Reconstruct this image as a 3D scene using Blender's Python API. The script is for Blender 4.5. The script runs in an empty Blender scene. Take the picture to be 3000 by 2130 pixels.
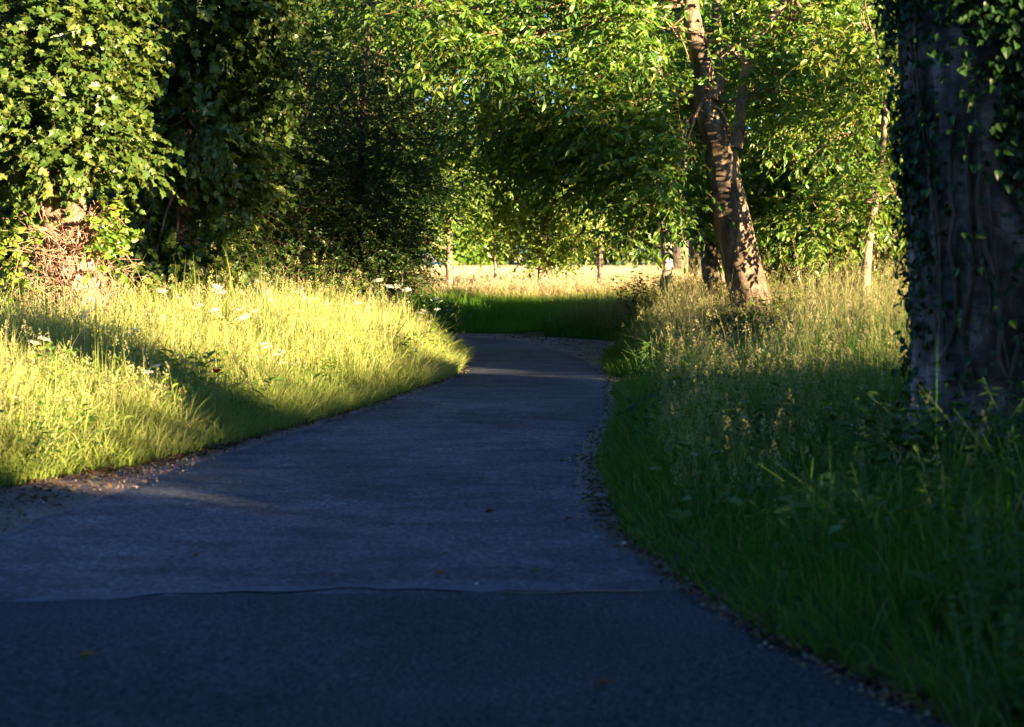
import bpy, math
import numpy as np
from mathutils import Vector

RNG = np.random.default_rng(7)
scene = bpy.context.scene
COL = scene.collection

# ------------------------------------------------------------------ camera
CAM_H = 1.5
F = 1564.0                       # focal length in pixels of a 1024 wide frame
PITCH = math.atan(108.5 / F)
K = 1024.0 / 2287.0
cam = bpy.data.cameras.new("camera"); cam_o = bpy.data.objects.new("camera", cam)
COL.objects.link(cam_o)
cam_o.location = (0, 0, CAM_H)
cam_o.rotation_euler = (math.pi / 2 - PITCH, 0, 0)
cam.sensor_width = 36; cam.lens = F * 36 / 1024
cam.clip_end = 3000; cam.clip_start = 0.05
cam.dof.use_dof = True; cam.dof.focus_distance = 20.5; cam.dof.aperture_fstop = 2.8
scene.camera = cam_o

def ray(wx, wy):
    u = (wx * K - 512) / F; v = (363.5 - wy * K) / F
    return np.array([u, math.cos(PITCH) + v * math.sin(PITCH), -math.sin(PITCH) + v * math.cos(PITCH)])
def gp(wx, wy, z=0.0):           # survey: where a sight line meets height z
    d = ray(wx, wy); t = (z - CAM_H) / d[2]
    return np.array([d[0] * t, d[1] * t])
def wp(wx, wy, depth):           # survey: point on a sight line at a given distance
    d = ray(wx, wy); t = depth / d[1]
    return np.array([d[0] * t, d[1] * t, CAM_H + d[2] * t])

# ------------------------------------------------------------------ object helpers
def tag(o, label=None, cat=None, group=None, kind=None):
    if label: o["label"] = label
    if cat: o["category"] = cat
    if group: o["group"] = group
    if kind: o["kind"] = kind
    return o
def empty(name, loc, label=None, cat=None, group=None):
    o = bpy.data.objects.new(name, None); COL.objects.link(o)
    o.location = loc; o.empty_display_size = 0.2
    return tag(o, label, cat, group)

class MB:
    """collects raw arrays, builds one mesh"""
    def __init__(s): s.v = []; s.t = []; s.q = []; s.n = 0; s.tone = []; s.hgt = []; s.uv = []
    def add(s, v, tris=None, quads=None, tone=None, hgt=None):
        v = np.asarray(v, dtype=np.float32).reshape(-1, 3)
        if tris is not None and len(tris): s.t.append(np.asarray(tris, dtype=np.int64).reshape(-1, 3) + s.n)
        if quads is not None and len(quads): s.q.append(np.asarray(quads, dtype=np.int64).reshape(-1, 4) + s.n)
        s.v.append(v); n = len(v)
        s.tone.append(np.full(n, 0.5) if tone is None else np.broadcast_to(tone, (n,)))
        s.hgt.append(np.zeros(n) if hgt is None else np.broadcast_to(hgt, (n,)))
        s.n += n
    def build(s, name, mat, parent=None, smooth=False, origin=(0, 0, 0)):
        me = bpy.data.meshes.new(name)
        v = np.concatenate(s.v).astype(np.float32) - np.asarray(origin, dtype=np.float32)
        t = np.concatenate(s.t) if s.t else np.zeros((0, 3), int)
        q = np.concatenate(s.q) if s.q else np.zeros((0, 4), int)
        me.vertices.add(len(v)); me.vertices.foreach_set("co", v.ravel())
        nl = len(t) * 3 + len(q) * 4
        me.loops.add(nl)
        me.loops.foreach_set("vertex_index", np.concatenate([t.ravel(), q.ravel()]).astype(np.int32))
        me.polygons.add(len(t) + len(q))
        st = np.concatenate([np.arange(len(t)) * 3, len(t) * 3 + np.arange(len(q)) * 4]).astype(np.int32)
        me.polygons.foreach_set("loop_start", st)
        me.polygons.foreach_set("use_smooth", np.full(len(st), smooth))
        a = me.attributes.new("tone", 'FLOAT', 'POINT'); a.data.foreach_set("value", np.concatenate(s.tone).astype(np.float32))
        a = me.attributes.new("hgt", 'FLOAT', 'POINT'); a.data.foreach_set("value", np.concatenate(s.hgt).astype(np.float32))
        me.update(calc_edges=True); me.validate()
        me.materials.append(mat)
        o = bpy.data.objects.new(name, me); COL.objects.link(o)
        if parent is not None:
            o.parent = parent
        else:
            o.location = origin
        return o

def nrm(a):
    return a / np.maximum(np.linalg.norm(a, axis=-1, keepdims=True), 1e-9)

def wob(p, f=1.0, seed=0.0):
    """cheap smooth noise, about -1..1"""
    p = np.asarray(p) * f
    x, y, z = p[..., 0] + seed, p[..., 1] + seed * 1.7, (p[..., 2] if p.shape[-1] > 2 else 0) + seed * .6
    return (np.sin(1.3 * x + 2.1 * np.sin(.7 * y + z)) + np.sin(1.7 * y + 1.9 * np.sin(.9 * z + .5 * x) + 1) +
            np.sin(1.1 * z + 2.3 * np.sin(.8 * x - .6 * y) + 2)) / 3

def spline(pts, n):
    """Catmull-Rom through rows of pts (any columns)"""
    P = np.asarray(pts, float); m = len(P)
    Pe = np.vstack([2 * P[0] - P[1], P, 2 * P[-1] - P[-2]])
    t = np.linspace(0, m - 1 - 1e-6, n); i = t.astype(int); f = (t - i)[:, None]
    a, b, c, d = Pe[i], Pe[i + 1], Pe[i + 2], Pe[i + 3]
    return .5 * (2 * b + (c - a) * f + (2 * a - 5 * b + 4 * c - d) * f ** 2 + (3 * b - a - 3 * c + d) * f ** 3)

def tube(mb, pts, radii, n=None, sides=8, rough=0.0, rfreq=6.0, seed=0.0, cap=True, tone=.5, flare=None):
    P = np.column_stack([np.asarray(pts, float), np.asarray(radii, float)])
    if n: P = spline(P, n)
    C, R = P[:, :3], np.maximum(P[:, 3], .0004); m = len(C)
    T = nrm(np.gradient(C, axis=0))
    ref = np.array([0., 1., 0.]) if abs(T[0][1]) < .8 else np.array([1., 0, 0])
    U = nrm(np.cross(T, ref)); V = np.cross(T, U)
    a = np.arange(sides) / sides * 2 * math.pi
    ring = U[:, None] * np.cos(a)[None, :, None] + V[:, None] * np.sin(a)[None, :, None]
    rr = np.broadcast_to(R[:, None], (m, sides)).copy()
    if flare is not None:                                   # root buttresses at the foot
        k = np.exp(-np.linspace(0, 1, m) * flare[1])[:, None]
        rr = rr * (1 + k * flare[0] * (.55 + .45 * np.sin(a * flare[2] + seed))[None])
    v = C[:, None] + ring * rr[..., None]
    if rough:
        vs = v * np.array([1, 1, .4])
        d = wob(vs, rfreq, seed) * .6 + wob(vs, rfreq * 2.7, seed + 3) * .4
        v = v + ring * (d * rough * np.minimum(rr, R.max()))[..., None]
    i = np.arange(m - 1)[:, None] * sides; j = np.arange(sides)[None]; j2 = (j + 1) % sides
    q = np.stack([i + j, i + j2, i + sides + j2, i + sides + j], -1).reshape(-1, 4)
    v = v.reshape(-1, 3); tr = None
    if cap:
        v = np.vstack([v, C[-1] + T[-1] * R[-1] * .3]); b = (m - 1) * sides
        tr = np.stack([b + np.arange(sides), b + (np.arange(sides) + 1) % sides, np.full(sides, m * sides)], -1)
    h = np.repeat(np.linspace(0, 1, m), sides)
    if cap: h = np.append(h, 1)
    mb.add(v, tr, q, tone=tone, hgt=h)

# ------------------------------------------------------------------ leaf templates: x along, y across, z normal
def leaf_ovate(w=.42, fold=.10, droop=.18):
    v = [(0, 0, 0), (.32, w * .5, fold), (.32, 0, 0), (.32, -w * .5, fold), (.72, w * .36, fold * .4 - droop * .5), (.72, 0, -droop * .5), (.72, -w * .36, fold * .4 - droop * .5), (1, 0, -droop)]
    return np.array(v, float), np.array([(0, 2, 1), (0, 3, 2), (4, 5, 7), (5, 6, 7)]), np.array([(1, 2, 5, 4), (2, 3, 6, 5)])
def leaf_small(w=.6, fold=.12):
    v = [(0, 0, 0), (.45, w * .5, fold), (1, 0, -.08), (.45, -w * .5, fold)]
    return np.array(v, float), np.array([(0, 2, 1), (0, 3, 2)]), None
def leaf_lobed(lobes):
    """palmate leaf as a fan from its stalk; lobes = outline (x, y) of one half"""
    half = lobes; out = [(0, 0)] + [(x, y) for x, y in half] + [(x, -y) for x, y in reversed(half[:-1])]
    v = np.array([(.3, 0, 0)] + [(x, y, .22 * abs(y) - .25 * x * x + .02) for x, y in out], float)
    n = len(out)
    t = np.array([(0, 1 + (i + 1) % n, 1 + i) for i in range(n)])
    return v, t, None
MAPLE = leaf_lobed([(.0, .26), (.2, .5), (.34, .36), (.6, .46), (.66, .24), (1.0, 0)])
IVY = leaf_lobed([(-.10, .2), (.06, .42), (.28, .46), (.5, .36), (.78, .2), (1.0, 0)])
OVATE = leaf_ovate(); SMALL = leaf_small(); NARROW = leaf_ovate(.26, .06, .3)

def place(mb, tpl, pos, axis, normal, size, tone):
    v, t, q = tpl; k = len(v); n = len(pos)
    if n == 0: return
    a = nrm(axis); s = nrm(np.cross(normal, a)); nn = np.cross(a, s)
    size = np.broadcast_to(size, (n,))[:, None, None]
    V = pos[:, None] + size * (a[:, None] * v[None, :, 0:1] + s[:, None] * v[None, :, 1:2] + nn[:, None] * v[None, :, 2:3])
    off = (np.arange(n) * k)[:, None, None]
    mb.add(V.reshape(-1, 3), None if t is None else (t[None] + off).reshape(-1, 3), None if q is None else (q[None] + off).reshape(-1, 4),
           tone=np.repeat(np.broadcast_to(tone, (n,)), k), hgt=np.tile(np.clip(v[:, 0], 0, 1), n))

def sprays(leafmb, twigmb, start, direc, length, per, tpl, size, rng, droop=.35, tone0=.5, tonev=.25, spread=1.0, twig_r=.003):
    n = len(start); d = nrm(direc)
    up = np.array([0, 0, 1.])
    side = nrm(np.cross(d, up) + rng.normal(0, .15, (n, 3)))
    tt = (np.arange(per) + rng.uniform(.3, .9, (n, per))) / per
    L = np.broadcast_to(length, (n,))
    base_tone = np.broadcast_to(tone0, (n,))
    P = start[:, None] + d[:, None] * (tt * L[:, None])[..., None] - up * (droop * .55 * (tt ** 2) * L[:, None])[..., None]
    sgn = np.where(np.arange(per) % 2 == 0, 1., -1.)[None, :, None] * np.ones((n, per, 1))
    ax = d[:, None] * .65 + side[:, None] * sgn * spread - up * (droop * rng.uniform(.3, 2.0, (n, per)))[..., None] + rng.normal(0, .32, (n, per, 3))
    nn = up * .7 + rng.normal(0, .75, (n, per, 3))
    sz = size * rng.uniform(.45, 1.25, (n, per))
    tone = np.clip(base_tone[:, None] + rng.normal(0, tonev, (n, per)), 0, 1)
    place(leafmb, tpl, P.reshape(-1, 3), ax.reshape(-1, 3), nn.reshape(-1, 3), sz.ravel(), tone.ravel())
    if twigmb is not None:
        m = 4; ts = np.linspace(0, 1, m)
        C = start[:, None] + d[:, None] * (ts[None] * L[:, None])[..., None] - up * (droop * .55 * (ts ** 2)[None] * L[:, None])[..., None]
        r = twig_r * (1.2 - ts)[None, :, None]
        v2 = np.cross(side, d); ang = np.arange(3) * 2 * math.pi / 3
        V = C[:, :, None] + (side[:, None, None] * np.cos(ang)[None, None, :, None] + v2[:, None, None] * np.sin(ang)[None, None, :, None]) * r[..., None]
        i = (np.arange(m - 1) * 3)[:, None]; j = np.arange(3)[None]; j2 = (j + 1) % 3
        q = np.stack([i + j, i + j2, i + 3 + j2, i + 3 + j], -1).reshape(-1, 4)
        off = (np.arange(n) * m * 3)[:, None, None]
        twigmb.add(V.reshape(-1, 3), None, (q[None] + off).reshape(-1, 4))

def crown(leafmb, branchmb, blobs, attach, tpl, size, rng, per=9, tlen=.45, droop=.35, clump=.32, nclump=9, twigs=True, limb_r=.035, tone0=.5, outward=1.0, spread=1.0, clear=None):
    """blobs: (cx,cy,cz, rx,ry,rz, ntwigs). Limbs run from the attach point to each blob, then to its clumps."""
    for (cx, cy, cz, rx, ry, rz, nt) in blobs:
        c = np.array([cx, cy, cz]); R = np.array([rx, ry, rz])
        u = nrm(rng.normal(0, 1, (nclump, 3))); rad = rng.uniform(.25, 1, (nclump, 1)) ** .5
        cl = c + u * rad * R * .85
        w = rng.dirichlet(np.full(nclump, 2.5)); idx = rng.choice(nclump, nt, p=w)
        ctone = rng.normal(tone0, .14, nclump)
        st = cl[idx] + rng.normal(0, 1, (nt, 3)) * clump * R
        st[:, 2] = np.maximum(st[:, 2], cz - rz * .9)
        if clear is not None:
            ok = ~clear(st); st = st[ok]; idx = idx[ok]; nt = len(st)
        dr = nrm(st - c) * outward + nrm(st - cl[idx]) * .5 + rng.normal(0, .45, (nt, 3)) + np.array([0, 0, .1])
        sprays(leafmb, branchmb if twigs else None, st, dr, tlen * rng.uniform(.6, 1.35, nt), per, tpl, size, rng, droop, np.clip(ctone[idx], 0, 1), .16, spread)
        if branchmb is not None and attach is not None:
            a = np.asarray(attach[int(np.argmin([np.linalg.norm(np.asarray(q) - c) for q in attach]))], float)
            mid = (a + c) / 2 + np.array([0, 0, .12 * np.linalg.norm(c - a)]) + rng.normal(0, .08, 3)
            tube(branchmb, [a, mid, c], [limb_r, limb_r * .7, limb_r * .45], n=10, sides=6, rough=.25, seed=cx)
            for k in range(nclump):
                s = a * .25 + c * .75 if k % 2 else c
                m2 = (s + cl[k]) / 2 + rng.normal(0, .1, 3) * R
                tube(branchmb, [s, m2, cl[k]], [limb_r * .42, limb_r * .3, limb_r * .12], n=7, sides=5, seed=k)

# ------------------------------------------------------------------ materials
def new_mat(name):
    m = bpy.data.materials.new(name); m.use_nodes = True
    nt = m.node_tree; nt.nodes.clear()
    return m, nt, nt.nodes, nt.links
def attr(ns, name):
    a = ns.new("ShaderNodeAttribute"); a.attribute_name = name; return a.outputs["Fac"]
def ramp(ns, ln, src, stops):
    r = ns.new("ShaderNodeValToRGB"); e = r.color_ramp.elements
    while len(e) < len(stops): e.new(.5)
    for i, (p, c) in enumerate(stops):
        e[i].position = p; e[i].color = (*c, 1) if len(c) == 3 else c
    ln.new(src, r.inputs[0]); return r.outputs[0]
def mixc(ns, ln, a, b, fac, mode='MIX'):
    m = ns.new("ShaderNodeMix"); m.data_type = 'RGBA'; m.blend_type = mode
    for s, v in ((m.inputs[6], a), (m.inputs[7], b), (m.inputs[0], fac)):
        if hasattr(v, "is_linked"): ln.new(v, s)
        else: s.default_value = (*v, 1) if isinstance(v, tuple) else v
    return m.outputs[2]
def noise(ns, ln, scale, detail=4, rough=.6, vec=None, stretch=None):
    tc = ns.new("ShaderNodeNewGeometry").outputs["Position"]
    if vec is not None: tc = vec
    if stretch:
        mp = ns.new("ShaderNodeMapping"); mp.inputs["Scale"].default_value = stretch; ln.new(tc, mp.inputs[0]); tc = mp.outputs[0]
    n = ns.new("ShaderNodeTexNoise"); n.inputs["Scale"].default_value = scale; n.inputs["Detail"].default_value = detail; n.inputs["Roughness"].default_value = rough
    ln.new(tc, n.inputs["Vector"]); return n.outputs["Fac"]

def leaf_mat(name, stops, transl=.35, gloss=.06, rough=.4, tcol=(1.5, 1.35, .5)):
    m, nt, ns, ln = new_mat(name)
    c = ramp(ns, ln, attr(ns, "tone"), stops)
    d = ns.new("ShaderNodeBsdfDiffuse"); ln.new(c, d.inputs[0])
    t = ns.new("ShaderNodeBsdfTranslucent"); ln.new(mixc(ns, ln, c, tcol, 1.0, 'MULTIPLY'), t.inputs[0])
    g = ns.new("ShaderNodeBsdfGlossy"); g.inputs["Roughness"].default_value = rough; g.inputs[0].default_value = (1, 1, 1, 1)
    m1 = ns.new("ShaderNodeMixShader"); m1.inputs[0].default_value = transl; ln.new(d.outputs[0], m1.inputs[1]); ln.new(t.outputs[0], m1.inputs[2])
    m2 = ns.new("ShaderNodeMixShader"); m2.inputs[0].default_value = gloss; ln.new(m1.outputs[0], m2.inputs[1]); ln.new(g.outputs[0], m2.inputs[2])
    o = ns.new("ShaderNodeOutputMaterial"); ln.new(m2.outputs[0], o.inputs[0]); return m

def solid_mat(name, col_fn, rough=.85, bump=None, spec=.3):
    m, nt, ns, ln = new_mat(name)
    p = ns.new("ShaderNodeBsdfPrincipled"); p.inputs["Roughness"].default_value = rough
    p.inputs["Specular IOR Level"].default_value = spec
    c = col_fn(ns, ln)
    if isinstance(c, tuple): p.inputs["Base Color"].default_value = (*c, 1)
    else: ln.new(c, p.inputs["Base Color"])
    if bump:
        src, st, dist = bump(ns, ln); b = ns.new("ShaderNodeBump"); b.inputs["Strength"].default_value = st; b.inputs["Distance"].default_value = dist
        ln.new(src, b.inputs["Height"]); ln.new(b.outputs[0], p.inputs["Normal"])
    o = ns.new("ShaderNodeOutputMaterial"); ln.new(p.outputs[0], o.inputs[0]); return m

M = {}
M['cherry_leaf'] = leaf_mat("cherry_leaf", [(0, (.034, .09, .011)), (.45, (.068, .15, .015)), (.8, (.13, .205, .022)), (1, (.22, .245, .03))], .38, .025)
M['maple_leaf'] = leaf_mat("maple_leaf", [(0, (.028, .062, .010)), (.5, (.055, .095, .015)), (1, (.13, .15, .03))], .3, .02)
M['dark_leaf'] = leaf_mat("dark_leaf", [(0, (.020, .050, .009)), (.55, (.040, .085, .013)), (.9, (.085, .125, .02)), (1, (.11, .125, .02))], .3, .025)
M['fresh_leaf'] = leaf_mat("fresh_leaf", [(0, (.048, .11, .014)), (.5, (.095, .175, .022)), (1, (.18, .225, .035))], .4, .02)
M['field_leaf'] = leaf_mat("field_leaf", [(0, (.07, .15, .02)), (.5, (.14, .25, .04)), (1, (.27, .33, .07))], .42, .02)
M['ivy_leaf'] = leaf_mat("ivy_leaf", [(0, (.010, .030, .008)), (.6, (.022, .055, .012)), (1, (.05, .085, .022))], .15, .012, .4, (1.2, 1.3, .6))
M['nettle_leaf'] = leaf_mat("nettle_leaf", [(0, (.018, .06, .010)), (1, (.075, .14, .035))], .3, .01)

def grass_mat(name, low, green, straw, tip=(.34, .27, .13), transl=.4):
    m, nt, ns, ln = new_mat(name)
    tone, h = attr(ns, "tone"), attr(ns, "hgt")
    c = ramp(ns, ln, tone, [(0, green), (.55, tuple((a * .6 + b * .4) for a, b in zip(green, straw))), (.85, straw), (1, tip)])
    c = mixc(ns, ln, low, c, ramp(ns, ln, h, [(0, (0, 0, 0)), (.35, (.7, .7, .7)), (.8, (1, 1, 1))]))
    d = ns.new("ShaderNodeBsdfDiffuse"); ln.new(c, d.inputs[0])
    t = ns.new("ShaderNodeBsdfTranslucent"); ln.new(mixc(ns, ln, c, (1.2, 1.15, .7), 1.0, 'MULTIPLY'), t.inputs[0])
    m1 = ns.new("ShaderNodeMixShader"); m1.inputs[0].default_value = transl; ln.new(d.outputs[0], m1.inputs[1]); ln.new(t.outputs[0], m1.inputs[2])
    o = ns.new("ShaderNodeOutputMaterial"); ln.new(m1.outputs[0], o.inputs[0]); return m
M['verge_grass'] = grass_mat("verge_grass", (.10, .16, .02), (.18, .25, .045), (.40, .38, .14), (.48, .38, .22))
M['shade_grass'] = grass_mat("shade_grass", (.010, .050, .003), (.032, .145, .006), (.30, .28, .11), (.44, .36, .21))  # shaded copy of the verge grass, with the shade put into its colours
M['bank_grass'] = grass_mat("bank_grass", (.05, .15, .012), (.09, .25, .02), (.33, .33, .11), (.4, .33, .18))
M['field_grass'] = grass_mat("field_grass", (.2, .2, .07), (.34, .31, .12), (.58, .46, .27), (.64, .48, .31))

def bark_fn(base, light, dark, bands=0.0):
    def f(ns, ln):
        n1 = noise(ns, ln, 4.5, 8, .65, stretch=(1, 1, .45))
        n2 = noise(ns, ln, 13, 7, .7, stretch=(1, 1, .3 if not bands else 4.5))
        c = ramp(ns, ln, n1, [(.36, dark), (.5, base), (.62, light)])
        k = ramp(ns, ln, n2, [(.36, (.3, .27, .25)), (.5, (1, 1, 1))])
        return mixc(ns, ln, c, k, .7, 'MULTIPLY')
    return f
def bark_bump(bands=0.0, st=1.0, dist=.03):
    def f(ns, ln):
        a = noise(ns, ln, 16, 8, .7, stretch=(1, 1, .28 if not bands else 2.6))
        return a, st, dist
    return f
M['cherry_bark'] = solid_mat("cherry_bark", bark_fn((.13, .09, .056), (.27, .195, .125), (.045, .03, .02)), .85, bark_bump(0, 1, .014))
M['pale_bark'] = solid_mat("pale_bark", bark_fn((.36, .28, .2), (.5, .42, .32), (.17, .12, .085), 1), .8, bark_bump(1, .8, .015))
M['stem_bark'] = solid_mat("stem_bark", bark_fn((.2, .14, .095), (.3, .22, .15), (.1, .07, .045), 1), .8, bark_bump(1, .6, .01))
M['near_bark'] = solid_mat("near_bark", bark_fn((.085, .063, .053), (.27, .21, .19), (.02, .015, .013), 1), .75, bark_bump(1, 1, .02))
M['dark_bark'] = solid_mat("dark_bark", bark_fn((.09, .07, .05), (.16, .12, .09), (.04, .03, .02)), .9, bark_bump(0, 1, .02))
M['twig_bark'] = solid_mat("twig_bark", lambda ns, ln: ramp(ns, ln, noise(ns, ln, 9), [(.3, (.10, .06, .035)), (.7, (.24, .155, .085))]), .8)
M['dead_vine'] = solid_mat("dead_vine", lambda ns, ln: ramp(ns, ln, noise(ns, ln, 12), [(.35, (.13, .07, .045)), (.5, (.28, .16, .105)), (.66, (.42, .27, .19))]), .85)
M['stem_green'] = solid_mat("stem_green", lambda ns, ln: ramp(ns, ln, noise(ns, ln, 9), [(.3, (.10, .14, .035)), (.7, (.19, .2, .07))]), .7)
M['shade_stem'] = solid_mat("shade_stem", lambda ns, ln: ramp(ns, ln, noise(ns, ln, 9), [(.3, (.03, .06, .015)), (.7, (.07, .10, .03))]), .7)  # darker copy of the green stem, shade mixed into the colour
M['umbel_white'] = leaf_mat("umbel_white", [(0, (.5, .5, .42)), (1, (.75, .74, .68))], .3, 0, .5, (1, 1, .9))
M['poppy_red'] = leaf_mat("poppy_red", [(0, (.6, .03, .012)), (1, (.75, .06, .02))], .4, .02, .4, (1, 1, 1))
M['dock_seed'] = solid_mat("dock_seed", lambda ns, ln: ramp(ns, ln, noise(ns, ln, 30), [(.35, (.22, .16, .07)), (.7, (.34, .27, .12))]), .8)

def soil_col(ns, ln):
    c = ramp(ns, ln, noise(ns, ln, 3, 6), [(.3, (.045, .038, .02)), (.6, (.07, .075, .025)), (.8, (.10, .10, .04))])
    geo = ns.new("ShaderNodeNewGeometry"); sx = ns.new("ShaderNodeSeparateXYZ"); ln.new(geo.outputs["Position"], sx.inputs[0])
    mr = ns.new("ShaderNodeMapRange"); mr.inputs[1].default_value = 31; mr.inputs[2].default_value = 34; ln.new(sx.outputs[1], mr.inputs[0])
    fld = ramp(ns, ln, noise(ns, ln, .5, 8, .7), [(.3, (.42, .35, .16)), (.7, (.55, .45, .24))])     # the dry hay field beyond the bank
    return mixc(ns, ln, c, fld, mr.outputs[0])
M['ground'] = solid_mat("ground", soil_col, 1, lambda ns, ln: (noise(ns, ln, 14, 8, .7), .8, .05), .1)

def asphalt_col(ns, ln):
    big = noise(ns, ln, .55, 5, .6, stretch=(1, .55, 1))
    c = ramp(ns, ln, big, [(.35, (.040, .047, .063)), (.5, (.063, .071, .090)), (.65, (.096, .104, .122))])
    v = ns.new("ShaderNodeTexVoronoi"); v.inputs["Scale"].default_value = 95
    ln.new(ns.new("ShaderNodeNewGeometry").outputs["Position"], v.inputs["Vector"])
    s = ns.new("ShaderNodeSeparateColor"); ln.new(v.outputs["Color"], s.inputs[0])
    c = mixc(ns, ln, c, ramp(ns, ln, s.outputs[0], [(0, (.45, .45, .46)), (.7, (1, 1, 1)), (.93, (1.15, 1.12, 1.08)), (1, (1.9, 1.8, 1.65))]), 1.0, 'MULTIPLY')
    c = mixc(ns, ln, c, ramp(ns, ln, noise(ns, ln, 30, 8, .8), [(.40, (.34, .34, .37)), (.5, (.95, .95, .95)), (.60, (1.8, 1.75, 1.68))]), 1.0, 'MULTIPLY')
    c = mixc(ns, ln, c, ramp(ns, ln, noise(ns, ln, 1.6, 6, .7, stretch=(1, 2.2, 1)), [(.38, (.5, .51, .54)), (.58, (1.2, 1.18, 1.15))]), .9, 'MULTIPLY')
    return c
def asphalt_bump(ns, ln):
    v = ns.new("ShaderNodeTexVoronoi"); v.inputs["Scale"].default_value = 95
    ln.new(ns.new("ShaderNodeNewGeometry").outputs["Position"], v.inputs["Vector"])
    a = ns.new("ShaderNodeMath"); a.operation = 'MULTIPLY_ADD'; ln.new(noise(ns, ln, 5, 8, .7), a.inputs[0]); a.inputs[1].default_value = 2.2
    ln.new(v.outputs["Distance"], a.inputs[2])
    return a.outputs[0], .6, .006
M['asphalt'] = solid_mat("asphalt", asphalt_col, .75, asphalt_bump, .15)
def shaded_patch_col(ns, ln):  # repair tarmac, made darker still to carry the shade of the near lane
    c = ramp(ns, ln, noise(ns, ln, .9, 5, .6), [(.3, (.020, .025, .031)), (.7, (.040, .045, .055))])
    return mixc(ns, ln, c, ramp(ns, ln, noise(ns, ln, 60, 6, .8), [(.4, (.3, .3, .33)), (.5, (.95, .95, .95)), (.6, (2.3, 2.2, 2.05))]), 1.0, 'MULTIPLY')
M['patch'] = solid_mat("patch", shaded_patch_col, .9, asphalt_bump, .08)
M['tar'] = solid_mat("tar", lambda ns, ln: (.02, .02, .022), .5)
M['worn'] = solid_mat("worn", lambda ns, ln: ramp(ns, ln, noise(ns, ln, 20, 6), [(.3, (.055, .063, .078)), (.7, (.095, .10, .115))]), .85, None, .1)
M['gravel'] = solid_mat("gravel", lambda ns, ln: mixc(ns, ln, ramp(ns, ln, noise(ns, ln, 2.2, 6), [(.3, (.12, .088, .075)), (.7, (.26, .205, .18))]),
                        ramp(ns, ln, noise(ns, ln, 55, 5, .7), [(.35, (.45, .45, .45)), (.65, (1.3, 1.25, 1.2))]), 1.0, 'MULTIPLY'), .95,
                        lambda ns, ln: (noise(ns, ln, 45, 6, .7), 1, .02), .2)
M['stone'] = leaf_mat("stone", [(0, (.07, .058, .05)), (.7, (.22, .18, .155)), (1, (.5, .48, .44))], 0, 0)
M['litter'] = leaf_mat("litter", [(0, (.04, .02, .012)), (.6, (.09, .05, .024)), (.85, (.15, .10, .045)), (1, (.06, .09, .025))], .15, .02)

# ------------------------------------------------------------------ plan of the lane
def world_line(pts): return np.array([gp(*p) for p in pts])
AL = np.vstack([[(-2.6, -8), (-2.45, -2)], [(-2.2, 3.)], world_line([(-150, 1265), (0, 1196), (170, 1132), (340, 1066), (520, 1005), (740, 940), (900, 888), (1005, 850), (1030, 815)]),
                [(-.95, 24.9), (-1.8, 26.1), (-3.6, 26.8), (-8, 27.3), (-16, 27.6), (-40, 27.6)]])
AR = np.vstack([[(2.6, -8), (2.2, -2)], [(1.62, 3.2)], world_line([(2100, 1624), (1950, 1535), (1700, 1424), (1500, 1290), (1385, 1200), (1320, 1130), (1290, 1055), (1310, 990), (1350, 930), (1360, 880), (1342, 835), (1300, 802), (1230, 777), (1120, 758)]),
                [(-2, 29.6), (-4, 30.1), (-8, 30.5), (-16, 30.8), (-40, 30.8)]])
GL = np.vstack([[(-3.4, -8), (-3.3, -2)], [(-3.3, 3.)], world_line([(-150, 1150), (0, 1096), (150, 1062), (300, 1040), (430, 1012), (520, 990), (740, 932), (900, 880), (1005, 843), (1030, 808)]),
                [(-1.1, 25.0), (-1.9, 25.9), (-3.7, 26.6), (-8, 27.1), (-16, 27.4), (-40, 27.4)]])
GR = np.vstack([[(2.7, -8), (2.3, -2)], [(1.68, 3.2)], world_line([(2110, 1624), (1960, 1530), (1710, 1418), (1510, 1284), (1400, 1195), (1345, 1130), (1338, 1060), (1352, 1000), (1380, 940), (1384, 880), (1352, 818), (1375, 790), (1398, 768), (1300, 758), (1200, 751), (1110, 745)]),
                [(-1.0, 29.9), (-4, 30.3), (-8, 30.7), (-16, 31.0), (-40, 31.0)]])
def dense(P, n=160):
    return spline(P, n)
GLd, GRd, ALd, ARd = dense(GL), dense(GR), dense(AL, 190), dense(AR, 190)
POLY = np.vstack([GLd, GRd[::-1]])
def seg_dist(p, L):
    """distance from points p (n,2) to polyline L"""
    out = np.full(len(p), 1e9)
    for a, b in zip(L[:-1], L[1:]):
        ab = b - a; t = np.clip(((p - a) @ ab) / max(ab @ ab, 1e-9), 0, 1)
        out = np.minimum(out, np.hypot(*(p - (a + t[:, None] * ab)).T))
    return out
def inside(p, P):
    x, y = p[:, 0], p[:, 1]; r = np.zeros(len(p), bool); j = len(P) - 1
    for i in range(len(P)):
        xi, yi = P[i]; xj, yj = P[j]
        c = ((yi > y) != (yj > y)) & (x < (xj - xi) * (y - yi) / ((yj - yi) if yj != yi else 1e-9) + xi)
        r ^= c; j = i
    return r
def road_d(p):
    """>0 outside the lane (metres from its grass edge), <0 inside; and which side"""
    dl, dr = seg_dist(p, GLd[::2]), seg_dist(p, GRd[::2])
    d = np.minimum(dl, dr); return np.where(inside(p, POLY), -d, d), dl < dr
def sm(x): x = np.clip(x, 0, 1); return x * x * (3 - 2 * x)
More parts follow.
